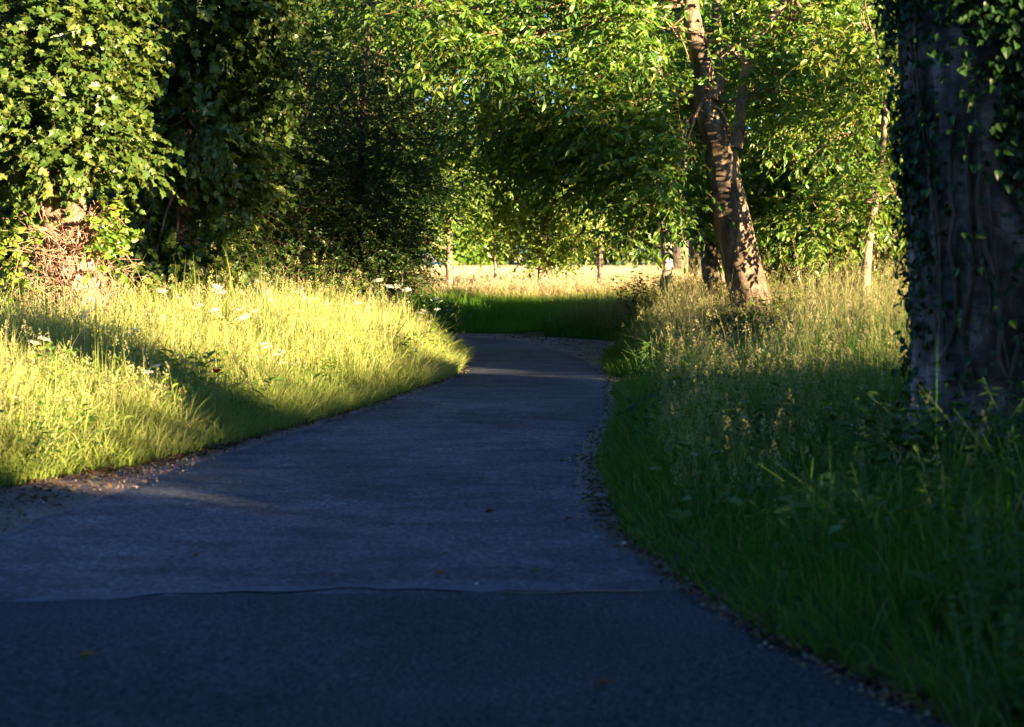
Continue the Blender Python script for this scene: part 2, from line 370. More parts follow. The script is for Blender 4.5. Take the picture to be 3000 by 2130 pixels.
def ground_z(p):
    d, left = road_d(p)
    x, y = p[:, 0], p[:, 1]
    zl = .05 * sm(d / .4) + .23 * sm((d - .2) / 2.6)
    zr = .05 * sm(d / .3) + .24 * sm((d - .2) / 2.2) 
    zr = zr - .2 * np.exp(-((.6 * x + .8 * y - 15.6) / .9) ** 2) * sm(d)
    z = np.where(left, zl, zr)
    far = sm((y - 29) / 3.0) * (~left)
    z = z * (1 - far) + far * (.06 + .36 * sm(d / 2.2))
    n = wob(np.column_stack([p, np.zeros(len(p))]), .8, 2) * .05 + wob(np.column_stack([p, np.zeros(len(p))]), 2.2, 5) * .02
    z = z + n * sm(d / 1.0)
    return np.where(d < 0, -.03 * sm(-d / .15), z)
def gz1(x, y): return float(ground_z(np.array([[x, y]]))[0])

# ground: one sheet to the horizon
def axis(lo, hi, flo, fhi, step):
    fine = np.arange(flo, fhi + 1e-6, step)
    a = flo - np.cumsum(step * 1.28 ** np.arange(1, 40)); b = fhi + np.cumsum(step * 1.28 ** np.arange(1, 40))
    return np.concatenate([a[a > lo][::-1], fine, b[b < hi]])
gx, gy = axis(-1500, 1500, -12, 12, .16), axis(-1500, 2200, 1, 36, .16)
X, Y = np.meshgrid(gx, gy); P2 = np.column_stack([X.ravel(), Y.ravel()])
Z = np.concatenate([ground_z(c) for c in np.array_split(P2, 12)])
far = np.hypot(P2[:, 0], P2[:, 1]) > 120
Z[far] = Z[far] * 0 + .42
ny, nx = X.shape
ii = (np.arange(ny - 1)[:, None] * nx + np.arange(nx - 1)[None]).ravel()
mb = MB(); mb.add(np.column_stack([P2, Z]), None, np.stack([ii, ii + 1, ii + nx + 1, ii + nx], -1))
tag(mb.build("ground", M['ground'], smooth=True), kind="structure")

def road_z(p):
    p3 = np.column_stack([p, np.zeros(len(p))])
    return .012 + .010 * wob(p3, .9, 4)
def sheet(name, L, R, mat, z0, cross=24, jag=0.0):
    L, R = L.copy(), R.copy()
    mb = MB(); n = len(L)
    if jag:
        p3 = lambda q: np.column_stack([q, np.zeros(len(q))])
        dv = nrm(R - L)
        L = L + dv * ((wob(p3(L), 5, 1) * .6 + wob(p3(L), 14, 2) * .4) * jag)[:, None]; R = R - dv * ((wob(p3(R), 5, 7) * .6 + wob(p3(R), 14, 8) * .4) * jag)[:, None]
    t = np.linspace(0, 1, cross)[None, :, None]
    G = L[:, None] * (1 - t) + R[:, None] * t
    p = G.reshape(-1, 2); z = road_z(p) + z0
    if jag:                       # the tarmac thins out to the gravel along both edges
        e = np.minimum(np.tile(np.linspace(0, 1, cross), n), 1 - np.tile(np.linspace(0, 1, cross), n))
        z = z - .012 * (e < 1e-6)
    i = (np.arange(n - 1)[:, None] * cross + np.arange(cross - 1)[None]).ravel()
    mb.add(np.column_stack([p, z]), None, np.stack([i, i + 1, i + cross + 1, i + cross], -1))
    return tag(mb.build(name, mat, smooth=True), kind="structure")
Ld, Rd = spline(AL, 420), spline(AR, 420)
sheet("road", Ld, Rd, M['asphalt'], 0.0, 26, .06)
# newer tarmac over the near lane, up to the seam; foreground shade darkened into it
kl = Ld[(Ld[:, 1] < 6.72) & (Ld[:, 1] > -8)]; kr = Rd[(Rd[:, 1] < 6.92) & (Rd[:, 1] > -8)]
def resample(P, n):
    s_ = np.concatenate([[0], np.cumsum(np.hypot(*np.diff(P, axis=0).T))]); t_ = np.linspace(0, s_[-1], n)
    return np.column_stack([np.interp(t_, s_, P[:, k]) for k in (0, 1)])
sheet("shaded_road_patch", resample(kl, 150) - [.02, 0], resample(kr, 150) + [.03, 0], M['patch'], .0045, 26, .07)
# gravel shoulder under it, reaching under the grass
def widen(A, B, w):
    d = nrm(A - B); return A + d * w
nL, nR = len(GL), len(GR)
gl_s, gr_s = spline(GL, 420), spline(GR, 420)
sheet("gravel_shoulder", widen(gl_s, Rd, .35), widen(gr_s, Ld, .25), M['gravel'], -.010, 30)

# seam of an old road repair across the near lane: pale worn lip with a tar crack at its right end
def ribbon(name, pts, w, mat, z, n=60, jagf=.3):
    c = spline(np.array([gp(*p) for p in pts]), n); T = nrm(np.gradient(c, axis=0)); N = np.column_stack([-T[:, 1], T[:, 0]])
    p3 = np.column_stack([c, np.zeros(n)])
    taper = np.minimum(1, np.minimum(np.arange(n), np.arange(n)[::-1]) / 6 + .1)
    a = c + N * (w * taper * (.5 + jagf * wob(p3, 9, 1)))[:, None]; b = c - N * (w * taper * (.5 + jagf * wob(p3, 11, 6)))[:, None]
    p = np.vstack([a, b]); i = np.arange(n - 1); mb = MB()
    mb.add(np.column_stack([p, road_z(p) + z]), None, np.stack([n + i, n + i + 1, i + 1, i], -1))
    return tag(mb.build(name, mat, smooth=False), kind="structure")
ribbon("road_patch_edge", [(0, 1352), (250, 1340), (500, 1330), (800, 1322), (1100, 1324), (1300, 1327)], .07, M['worn'], .0065, 90, .8)
ribbon("road_dark_line", [(1110, 1334), (1200, 1337), (1290, 1332), (1380, 1331), (1460, 1331)], .022, M['tar'], .0095)
ribbon("road_dark_line", [(1085, 1268), (1110, 1270), (1150, 1269)], .03, M['tar'], .0095, 20)  # flat strip standing for a dark twig on the tarmac, not a crack

# ------------------------------------------------------------------ grass
def blades(mb, p, z, h, w, lean, tone, rng, segs=4, lean_dir=None):
    n = len(p)
    if n == 0: return
    ang = rng.uniform(0, 2 * math.pi, n)
    ld = np.column_stack([np.cos(ang), np.sin(ang)])
    if lean_dir is not None: ld = nrm(ld + lean_dir)
    face = rng.uniform(0, 2 * math.pi, n); fd = np.column_stack([np.cos(face), np.sin(face)])
    t = np.linspace(0, 1, segs + 1)
    cx = p[:, None] + ld[:, None] * (lean * h)[:, None, None] * (t ** 2)[None, :, None]
    cz = z[:, None] + h[:, None] * (t[None] - .5 * np.clip(lean, 0, 1.2)[:, None] * t[None] ** 3 * .7)
    ww = w[:, None] * np.array([.8, 1, .85, .6, .3, .1][: segs] + [.04])[None] if segs <= 5 else w[:, None] * (1 - t)[None]
    A = np.concatenate([cx + fd[:, None] * ww[..., None] * .5, cz[..., None]], -1)
    B = np.concatenate([cx - fd[:, None] * ww[..., None] * .5, cz[..., None]], -1)
    V = np.stack([A, B], 2).reshape(n, -1, 3); k = 2 * (segs + 1)
    i = np.arange(segs) * 2; q = np.stack([i, i + 1, i + 3, i + 2], -1)
    mb.add(V.reshape(-1, 3), None, (q[None] + (np.arange(n) * k)[:, None, None]).reshape(-1, 4),
           tone=np.repeat(np.clip(tone, 0, 1), k), hgt=np.tile(np.repeat(t, 2), n))
    return cx[:, -1], cz[:, -1]
def seedheads(mb, xy, z, rng, size, tone):
    """loose panicles of tiny spikelets"""
    n = len(xy); m = 15
    if n == 0: return
    top = np.column_stack([xy, z])
    t = rng.uniform(0, 1, (n, m)); r = (1.05 - t) * .28
    a = rng.uniform(0, 2 * math.pi, (n, m))
    pos = top[:, None] + size[:, None, None] * np.stack([np.cos(a) * r, np.sin(a) * r, (t - .75)], -1)
    ax = np.stack([np.cos(a) * .35, np.sin(a) * .35, np.ones((n, m))], -1) + rng.normal(0, .25, (n, m, 3))
    place(mb, SMALL, pos.reshape(-1, 3), ax.reshape(-1, 3), rng.normal(0, 1, (n * m, 3)), np.repeat(size * .17, m), np.repeat(tone, m))

def scatter(n, x0, x1, y0, y1, rng): return np.column_stack([rng.uniform(x0, x1, n), rng.uniform(y0, y1, n)])
def n2(p, f, s): return wob(np.column_stack([p, np.zeros(len(p))]), f, s)

r = np.random.default_rng(21)
# left verge
mb = MB()
p = scatter(330000, -8.5, 0, 7.0, 27.2, r); d, left = road_d(p)
keep = left & (d > -.03) & (d < 6.0) & (p[:, 0] > -.335 * p[:, 1] - 1.3)
keep &= r.uniform(0, 1, len(p)) < np.clip(1.25 - d * .14, .3, 1)
p, d = p[keep], d[keep]; z = ground_z(p) - .02
patch = n2(p, 1.1, 3); patch2 = n2(p, 2.9, 8)
h = (.18 + .24 * sm(d / 1.0) + .06 * sm((d - 1.2) / 2)) * np.exp(r.normal(0, .23, len(p))) * (1 + .3 * sm((p[:, 1] - 13) / 5)) * (1 + .16 * patch + .16 * patch2 + .12 * n2(p, 6.5, 40))
tone = .39 + .18 * n2(p, .9, 50) + .16 * patch2 + r.normal(0, .2, len(p)) + .10 * sm((d - .4) / 1.5) + .13 * sm((p[:, 1] - 14) / 6)
w = r.uniform(.0035, .0075, len(p)) * (1 + .3 * (p[:, 1] > 15))
lean = np.abs(r.normal(.28 + .22 * np.clip(n2(p, 1.9, 31), 0, 1), .3, len(p))) + .35 * (1 - sm(d / .7))
w = w * np.where(r.uniform(0, 1, len(p)) < .12, 1.9, 1)
ld = np.column_stack([np.full(len(p), .7), np.full(len(p), -.25)]) * (1 - sm(d / .8))[:, None] * .9 + np.column_stack([n2(p, 1.4, 60), n2(p, 1.4, 70)]) * .9
blades(mb, p, z, h, w, lean, tone, r, 4, ld)
s = (d > .45) & (r.uniform(0, 1, len(p)) < .06 + .05 * (patch > .2))
hs = h[s] * r.uniform(1.0, 1.22, s.sum())
tx, tz = blades(mb, p[s], z[s], hs, w[s] * .45, np.abs(r.normal(.16, .1, s.sum())), tone[s] * 0 + .82, r, 4)
seedheads(mb, tx, tz, r, r.uniform(.06, .12, s.sum()), np.clip(r.normal(.88, .1, s.sum()), 0, 1))
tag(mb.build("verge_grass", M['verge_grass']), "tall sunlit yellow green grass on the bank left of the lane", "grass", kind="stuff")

# right verge
mb = MB()
p = scatter(420000, .6, 11, 3.0, 30.0, r); d, left = road_d(p)
keep = (~left) & (d > -.02) & (p[:, 0] < .335 * p[:, 1] + 1.2) & (p[:, 1] < 29.6)
keep &= r.uniform(0, 1, len(p)) < np.clip(1.2 - d * .17, .22, 1)
p, d = p[keep], d[keep]; z = ground_z(p) - .02
patch = n2(p, 1.0, 13); patch2 = n2(p, 2.7, 18)
yy = p[:, 1]
h = (.12 + .20 * sm(d / .9) + .08 * sm((d - .8) / 2)) * np.exp(r.normal(0, .32, len(p))) * (1 + .25 * patch + .12 * patch2) * (1 + .45 * sm((yy - 9) / 7))
dry = sm((yy - 14.5) / 3.5) * sm((d - .3) / .8)
tone = .2 + .12 * patch2 + r.normal(0, .17, len(p)) + .66 * dry
tone = np.where(r.uniform(0, 1, len(p)) < .11, .72, tone)
w = r.uniform(.0035, .0072, len(p))
h *= 1 - .28 * (1 - sm((yy - 7) / 4)) * sm((p[:, 0] - 1.2) / 1.0)
h *= 1 - .72 * np.exp(-((p[:, 0] - .15 * yy) ** 2 / .35 + (yy - 18.0) ** 2 / 14))
h *= 1 - .88 * np.exp(-((.6 * p[:, 0] + .8 * yy - 15.6) / .8) ** 2) * (yy < 19)
lean = np.abs(r.normal(.34, .36, len(p))) + .3 * (1 - sm(d / .6))
ld = np.column_stack([np.full(len(p), -.6), np.full(len(p), -.4)]) * (1 - sm(d / 1.2))[:, None] * 1.3
blades(mb, p, z, h, w, lean, tone, r, 4, ld)
s = (d > .4) & (yy > 7.5) & (r.uniform(0, 1, len(p)) < .085 * (yy > 8.5) + .02 + .08 * dry + .02 * (patch > .3))
hs = h[s] * r.uniform(1.1, 1.4, s.sum())
tx, tz = blades(mb, p[s], z[s], hs, w[s] * .45, np.abs(r.normal(.16, .1, s.sum())), np.full(s.sum(), .8), r, 4)
seedheads(mb, tx, tz, r, r.uniform(.06, .11, s.sum()), np.clip(r.normal(.9, .1, s.sum()), 0, 1))
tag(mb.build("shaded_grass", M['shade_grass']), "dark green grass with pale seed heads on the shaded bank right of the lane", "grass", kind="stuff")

# outer bank of the bend and the hay field behind it
mb = MB()
p = scatter(95000, -9, 8, 29.6, 33.0, r); d, left = road_d(p)
keep = (~left) & (d > -.02); p, d = p[keep], d[keep]; z = ground_z(p) - .02
h = (.12 + .20 * sm(d / 1.4)) * np.exp(r.normal(0, .22, len(p))) * (1 + .2 * n2(p, 1.3, 4))
tone = .12 + r.normal(0, .14, len(p)) + .6 * sm((d - 1.3) / 1.2)
blades(mb, p, z, h, r.uniform(.006, .011, len(p)), np.abs(r.normal(.3, .22, len(p))), tone, r, 3)
tag(mb.build("bank_grass", M['bank_grass']), "green grass on the bank along the outside of the bend", "grass", kind="stuff")
mb = MB()
yy = 32 + 60 * r.uniform(0, 1, 150000) ** 1.7; p = np.column_stack([r.uniform(-.2, .19, len(yy)) * yy, yy])
z = ground_z(p) - .02
h = .40 * np.exp(r.normal(0, .2, len(p))) * (1 + .18 * n2(p, .7, 9))
tone = .72 + r.normal(0, .18, len(p)) + .1 * n2(p, .6, 4)
w = r.uniform(.006, .010, len(p)) * (yy / 32) ** .8
tx, tz = blades(mb, p, z, h, w, np.abs(r.normal(.25, .2, len(p))), tone, r, 3)
s = (r.uniform(0, 1, len(p)) < .12) & (yy < 50)
seedheads(mb, tx[s], tz[s] + .05, r, r.uniform(.14, .22, s.sum()), np.clip(r.normal(.95, .08, s.sum()), 0, 1))
tag(mb.build("field_grass", M['field_grass']), "pale straw coloured hay grass of the sunlit field beyond the bend", "grass", kind="stuff")

def weeds(name, label, side, mat, n_cl, box, seed, hmax):
    r = np.random.default_rng(seed); mb = MB()
    p = scatter(n_cl * 3, *box, r); d, left = road_d(p)
    ok = (left == side) & (d > .35) & (d < 5); p = p[ok][:n_cl]
    for q in p:
        g = gz1(*q); m = r.integers(14, 46); H = r.uniform(.35, 1) * hmax; R = r.uniform(.08, .3); wide = r.uniform(0, 1)
        t = r.uniform(.25, 1, m); a = r.uniform(0, 6.28, m)
        pos = np.column_stack([q[0] + r.normal(0, R, m) * .7, q[1] + r.normal(0, R, m) * .7, g + H * t])
        ax = np.column_stack([np.cos(a), np.sin(a), r.normal(.2 if wide > .5 else .7, .35, m)])
        place(mb, OVATE if wide > .35 else NARROW, pos, ax, np.column_stack([r.normal(0, .5, (m, 2)), np.ones(m)]), r.uniform(.03, .10, m) * (.7 + .6 * wide), np.clip(r.normal(r.uniform(.2, .9), .15, m), 0, 1))
        k = r.integers(2, 6); b = np.column_stack([q + r.normal(0, R * .5, (k, 2)), np.full(k, g)])
        for u in b: tube(mb, [u, u + [r.normal(0, .05), r.normal(0, .05), H * .6], u + [r.normal(0, .1), r.normal(0, .1), H * r.uniform(.9, 1.3)]], [.0035, .0028, .001], n=6, sides=4, tone=.95)
    tag(mb.build(name, mat), label, "weeds", kind="stuff")
weeds("verge_weeds", "mixed broad leaved weeds among the tall grass of the left bank", True, M['fresh_leaf'], 800, (-7, -.5, 8.5, 25), 301, .55)
weeds("verge_weeds", "mixed dark broad leaved weeds in the shaded grass of the right bank", False, M['nettle_leaf'], 800, (.9, 7, 4.2, 26), 303, .5)

# ------------------------------------------------------------------ litter and stones along the edges
def stones():
    mb = MB(); r = np.random.default_rng(5)
    tpl_v = np.array([(1, 0, 0), (-1, 0, 0), (0, 1, 0), (0, -1, 0), (0, 0, .7), (0, 0, -.7)], float)
    tpl_t = np.array([(0, 2, 4), (2, 1, 4), (1, 3, 4), (3, 0, 4), (2, 0, 5), (1, 2, 5), (3, 1, 5), (0, 3, 5)])
    L = []
    for E, G, cnt in ((Ld, gl_s, 3600), (Rd, gr_s, 2600)):
        i = r.integers(0, 330, cnt); t = r.normal(.4, .45, cnt)[:, None]
        jit = r.normal(0, .05, (cnt, 2))
        L.append(E[i] * (1 - t) + G[i] * t + jit)
    # broken apron outside the bend
    q = scatter(2500, .3, 2.2, 23, 29.5, r); q = q[inside(q, POLY) & ~inside(q, np.vstack([ALd, ARd[::-1]]))]; L.append(q)
    q = scatter(160, -2.4, 1.2, 6, 16, r); L.append(q)
    p = np.vstack(L); p = p[road_d(p)[0] < .05]
    n = len(p); s = np.exp(r.normal(math.log(.0055), .5, n)).clip(.003, .028)
    v = tpl_v[None] * s[:, None, None] * r.uniform(.6, 1.3, (n, 6, 1))
    a = r.uniform(0, 6.28, n); c, sn = np.cos(a)[:, None], np.sin(a)[:, None]
    V = np.stack([v[..., 0] * c - v[..., 1] * sn, v[..., 0] * sn + v[..., 1] * c, v[..., 2]], -1)
    V = V + np.column_stack([p, road_z(p) + s * .3])[:, None]
    tone = np.clip(r.normal(.42, .22, n), 0, .85); tone[r.uniform(0, 1, n) < .012] = 1
    mb.add(V.reshape(-1, 3), (tpl_t[None] + (np.arange(n) * 6)[:, None, None]).reshape(-1, 3), None, tone=np.repeat(tone, 6))
    tag(mb.build("loose_gravel", M['stone']), "loose grit and small stones along the road edges", "gravel", kind="stuff")
stones()
def litter():
    mb = MB(); r = np.random.default_rng(6); L = []
    for E, G, cnt in ((Ld, gl_s, 1500), (Rd, gr_s, 1700)):
        i = r.integers(60, 330, cnt); t = r.normal(.75, .3, cnt)[:, None]
        L.append(E[i] * (1 - t) + G[i] * t + r.normal(0, .05, (cnt, 2)))
    p = np.vstack(L); n = len(p); a = r.uniform(0, 6.28, n)
    ax = np.column_stack([np.cos(a), np.sin(a), r.normal(0, .25, n)]); nn = np.column_stack([r.normal(0, .35, (n, 2)), np.ones(n)])
    z = np.maximum(ground_z(p), road_z(p)) + .012
    place(mb, OVATE, np.column_stack([p, z]), ax, nn, r.uniform(.03, .075, n), r.uniform(0, 1, n))
    tag(mb.build("leaf_litter", M['litter']), "brown fallen leaves gathered along the road edges", "leaves", kind="stuff")
litter()

# ------------------------------------------------------------------ trees
def to_local(mbs, root): pass
def tree(name, base, label, group=None, cat="tree"):
    return empty(name, (base[0], base[1], base[2]), label, cat, group)
def finish(root, **parts):
    out = {}
    for nm, (mb, mat, smooth) in parts.items():
        if mb.n: out[nm] = mb.build(nm, mat, root, smooth, origin=tuple(root.location))
    return out

def W2(pts, depth):      # (wx, wy, width in W px) -> centres and radii at a distance (depth may vary per point)
    c, rr = [], []
    for q in pts:
        dd = q[3] if len(q) > 3 else depth
        c.append(wp(q[0], q[1], dd)); rr.append(q[2] * K / F * dd / 2)
    return np.array(c), np.array(rr)

# --- leaning cherry
def leaning_cherry():
    r = np.random.default_rng(31); D = 22.0
    base = wp(1690, 770, D); base[2] = gz1(base[0], base[1])
    root = tree("cherry_tree", base, "leaning cherry tree with thick pruned peeling trunk right of the bend")
    tr = MB()
    c, rr = W2([(1712, 800, 108), (1696, 740, 96), (1674, 660, 88), (1650, 560, 84), (1630, 470, 80), (1617, 400, 76), (1608, 330, 72), (1590, 280, 60), (1572, 225, 50), (1572, 160, 46), (1556, 90, 42), (1542, 10, 38), (1540, -90, 38, 22), (1560, -260, 30, 22.3), (1540, -480, 20, 22.5)], D)
    c[0][2] = base[2] - .15
    tube(tr, c, rr, n=160, sides=64, rough=.085, rfreq=9, seed=2.0, flare=(.25, 14, 5))
    # pruned stub, burr and rim at the old cuts
    for (wx, wy, dx, dy, wr) in ((1596, 200, 12, -26, 38), (1648, 300, 8, -20, 38)):
        a = wp(wx - dx * .6, wy - dy * .6, D - .05); b = wp(wx + dx, wy + dy, D - .12); rad = wr * K / F * D / 2
        tube(tr, [a, (a + b) / 2, b], [rad * 1.05, rad, rad * .86], n=9, sides=16, rough=.2, rfreq=9, seed=wx)
    for k in range(5):
        t = r.uniform(.05, .3); i = int(t * 14); cc = c[i] * (1 - (t * 14 - i)) + c[i + 1] * (t * 14 - i)
        an = r.uniform(-2.6, -.4); o = np.array([math.cos(an), math.sin(an), 0]) * rr[i] * .93
        tube(tr, [cc + o * .8, cc + o * 1.0, cc + o * 1.1], [.07, .06, .03], n=6, sides=8, rough=.4, rfreq=20, seed=k)
    lb = MB()
    c2, r2 = W2([(1640, 330, 36), (1652, 285, 30), (1655, 230, 25), (1664, 160, 23), (1680, 95, 22), (1722, 42, 20), (1770, -20, 17, 21.8), (1850, -160, 13, 21.5), (1900, -330, 8, 21.5)], D - .1)
    tube(lb, c2, r2, n=50, sides=14, rough=.18, rfreq=7, seed=5)
    lf, br = MB(), MB()
    cd = spline(np.column_stack([c, rr]), 200)
    def clear(p):             # the pruned stem stands free of foliage on its open side
        i = np.clip(np.searchsorted(cd[:, 2], p[:, 2]), 0, 199)
        return (np.abs(p[:, 0] - cd[i, 0] - .05) < cd[i, 3] + .5) & (p[:, 1] < cd[i, 1] + .3) & (p[:, 2] < 5.5) & (r.uniform(0, 1, len(p)) > .03)
    B = []
    def blob(wx, wy, dep, rx, ry, rz, n):
        q = wp(wx, wy, dep); B.append((q[0], q[1], q[2], rx, ry, rz, n))
    # over the lane, from the trunk out to the left and down
    blob(1500, 60, 21.6, 1.0, 1.0, .75, 300); blob(1300, 60, 21.2, 1.05, 1.1, .7, 320); blob(1120, 70, 21.2, .8, .9, .55, 190); blob(930, 15, 20.6, .95, .9, .4, 170)
    blob(1420, 230, 21.8, .95, 1.1, .65, 300); blob(1240, 240, 22.4, .95, 1.1, .6, 260); blob(1090, 300, 23.0, .65, .9, .55, 110)
    blob(1470, 400, 21.6, .65, .9, .6, 220); blob(1320, 350, 22.6, .75, 1.0, .45, 190); blob(1180, 360, 23.4, .5, .8, .32, 70)
    blob(1530, 330, 21.2, .3, .5, .9, 130); blob(1360, 400, 22.8, .6, .8, .28, 90); blob(1490, 460, 22.4, .36, .7, .28, 80)
    # right of the trunk and above the frame
    blob(1760, 60, 22.0, .8, .9, .8, 250); blob(1850, 230, 22.4, .8, .9, .75, 210); blob(1720, 200, 21.9, .35, .5, .45, 70)
    blob(1650, 130, 21.5, .45, .4, .45, 80); blob(1590, 180, 21.4, .16, .2, .5, 26); blob(1630, 300, 21.5, .14, .15, .22, 16)
    blob(1450, -200, 22, 1.6, 1.8, .8, 330); blob(1800, -200, 22, 1.6, 1.8, .9, 330); blob(1150, -170, 21.8, 1.4, 1.5, .7, 260); blob(1600, -480, 22, 2.0, 2.0, 1.2, 320); blob(1500, -800, 22, 2.4, 2.2, 1.6, 380); blob(1300, -600, 22, 2.0, 2.0, 1.2, 300)
    crown(lf, br, B, [c[8], c[10], c[11], c[13], c2[6], c2[7]], OVATE, .128, r, per=11, tlen=.5, droop=.5, clump=.3, nclump=9, limb_r=.03, tone0=.52, clear=clear)
    finish(root, trunk=(tr, M['cherry_bark'], True), limb=(lb, M['stem_bark'], True), branches=(br, M['twig_bark'], True), crown=(lf, M['cherry_leaf'], False))
leaning_cherry()

def verge_tree(name, label, D, trunk_pts, blobs, tpl, size, leafm, barkm, seed, group=None, per=9, droop=.5, tlen=.4, nclump=8, sides=20, rough=.14, tone0=.5, limb_r=.025, rfreq=6):
    """trunk in sight-line survey points, crown blobs as (wx, wy, depth, rx, ry, rz, n)"""
    r = np.random.default_rng(seed)
    c, rr = W2(trunk_pts, D)
    base = np.array([c[0][0], c[0][1], gz1(c[0][0], c[0][1])]); c[0][2] = base[2] - .12
    root = tree(name, base, label, group)
    tr, lf, br = MB(), MB(), MB()
    tube(tr, c, rr, n=70, sides=sides, rough=rough, rfreq=rfreq, seed=seed, flare=(.25, 12, 4))
    B = []
    for b in blobs:
        q = wp(b[0], b[1], b[2]); B.append((q[0], q[1], q[2], *b[3:]))
    crown(lf, br, B, list(c[len(c) // 2:]), tpl, size, r, per=per, tlen=tlen, droop=droop, nclump=nclump, limb_r=limb_r, tone0=tone0)
    finish(root, trunk=(tr, barkm, True), branches=(br, M['twig_bark'], True), crown=(lf, leafm, False))
    return root

# cherries further along the right verge
verge_tree("cherry_tree", "stout cherry tree half hidden just behind the leaning cherry trunk", 27.0,
           [(1600, 740, 62), (1602, 690, 54), (1598, 640, 50), (1588, 600, 46), (1585, 540, 42), (1590, 430, 38), (1600, 250, 30), (1600, 0, 20)],
           [(1600, 460, 26.6, .8, .9, .42, 190), (1720, 420, 27, .9, 1, .8, 240), (1560, 380, 27, .9, 1, .7, 220), (1700, 200, 27.4, 1.2, 1.2, 1.1, 300), (1480, 200, 27.4, 1.2, 1.2, 1.0, 260), (1760, 500, 26.5, .6, .7, .45, 130), (1600, -50, 27.4, 2, 1.6, 1.2, 260), (1600, -400, 27.4, 2.2, 1.8, 1.5, 300), (1150, 20, 27.4, 1.6, 1.3, 1.0, 260)],
           OVATE, .125, M['cherry_leaf'], M['cherry_bark'], 41, per=10)
verge_tree("cherry_tree", "slim cherry tree with swollen knobbly trunk foot at the verge by the bend", 29.0,
           [(1500, 730, 50), (1498, 690, 42), (1494, 655, 38), (1488, 630, 30), (1492, 600, 26), (1488, 560, 25), (1484, 470, 22), (1478, 300, 18), (1470, 100, 12)],
           [(1480, 440, 28.6, .75, .8, .33, 170), (1400, 420, 28.8, .6, .7, .45, 130), (1550, 450, 28.8, .6, .7, .5, 130), (1430, 330, 29, 1.0, 1, .8, 220), (1480, 130, 29, 1.4, 1.2, 1.0, 220), (1390, 525, 28.6, .3, .5, .16, 40)],
           OVATE, .125, M['cherry_leaf'], M['pale_bark'], 43, per=10, rough=.22, rfreq=8)
# slender pale trunk left of the ivy tree
verge_tree("young_cherry_tree", "slender young tree with a pale straight stem beside the ivy clad trunk", 20.5,
           [(1922, 760, 26), (1928, 690, 23), (1934, 600, 22), (1942, 510, 21), (1955, 450, 16), (1966, 380, 14), (1975, 280, 12), (1985, 100, 9)],
           [(1900, 300, 20.8, .55, .6, .6, 130), (1850, 480, 21.3, .5, .6, .45, 100), (1975, 180, 20.5, .5, .6, .6, 110), (1960, 440, 20.1, .25, .3, .3, 40), (1990, 420, 20.9, .3, .4, .5, 60), (1930, 50, 20.6, .8, .7, .6, 150)],
           OVATE, .125, M['fresh_leaf'], M['stem_bark'], 47, per=8, tone0=.6)

# lit thicket on the right behind them
thick = [("bushy_tree", "bushy sunlit sycamore between the leaning cherry and the slender young tree", 24.5,
          [(1790, 740, 20), (1785, 600, 17), (1790, 420, 14), (1800, 200, 9)],
          [(1790, 560, 24.4, .75, .8, .45, 210), (1740, 630, 27, .35, .5, .25, 70), (1850, 625, 26.6, .45, .5, .3, 90), (1880, 480, 24.6, .7, .8, .6, 210), (1780, 400, 24.8, .8, .8, .6, 230), (1900, 300, 25, .9, .8, .7, 230), (1800, 200, 25, .9, .9, .8, 230), (1900, 60, 25, 1.1, .9, .9, 230)], 53),
         ("bushy_tree", "sunlit bushy tree deep in the thicket past the slender young tree", 23.6,
          [(1960, 740, 24), (1950, 600, 18), (1960, 400, 14), (1980, 100, 9)],
          [(1960, 600, 23.3, .8, .8, .5, 170), (1950, 450, 23.6, 1.0, .9, .7, 200), (2010, 300, 23.6, 1.2, 1, .9, 220), (1900, 150, 23.9, 1.3, 1, 1.0, 220), (2020, 60, 23.8, 1.4, 1, 1.0, 200), (2060, 560, 23.3, .9, .9, .8, 160)], 59)]
for nm, lab, D, tp, bl, sd in thick:
    verge_tree(nm, lab, D, tp, bl, MAPLE, .11, M['fresh_leaf'], M['pale_bark'], sd, per=10, tone0=.55, droop=.55)

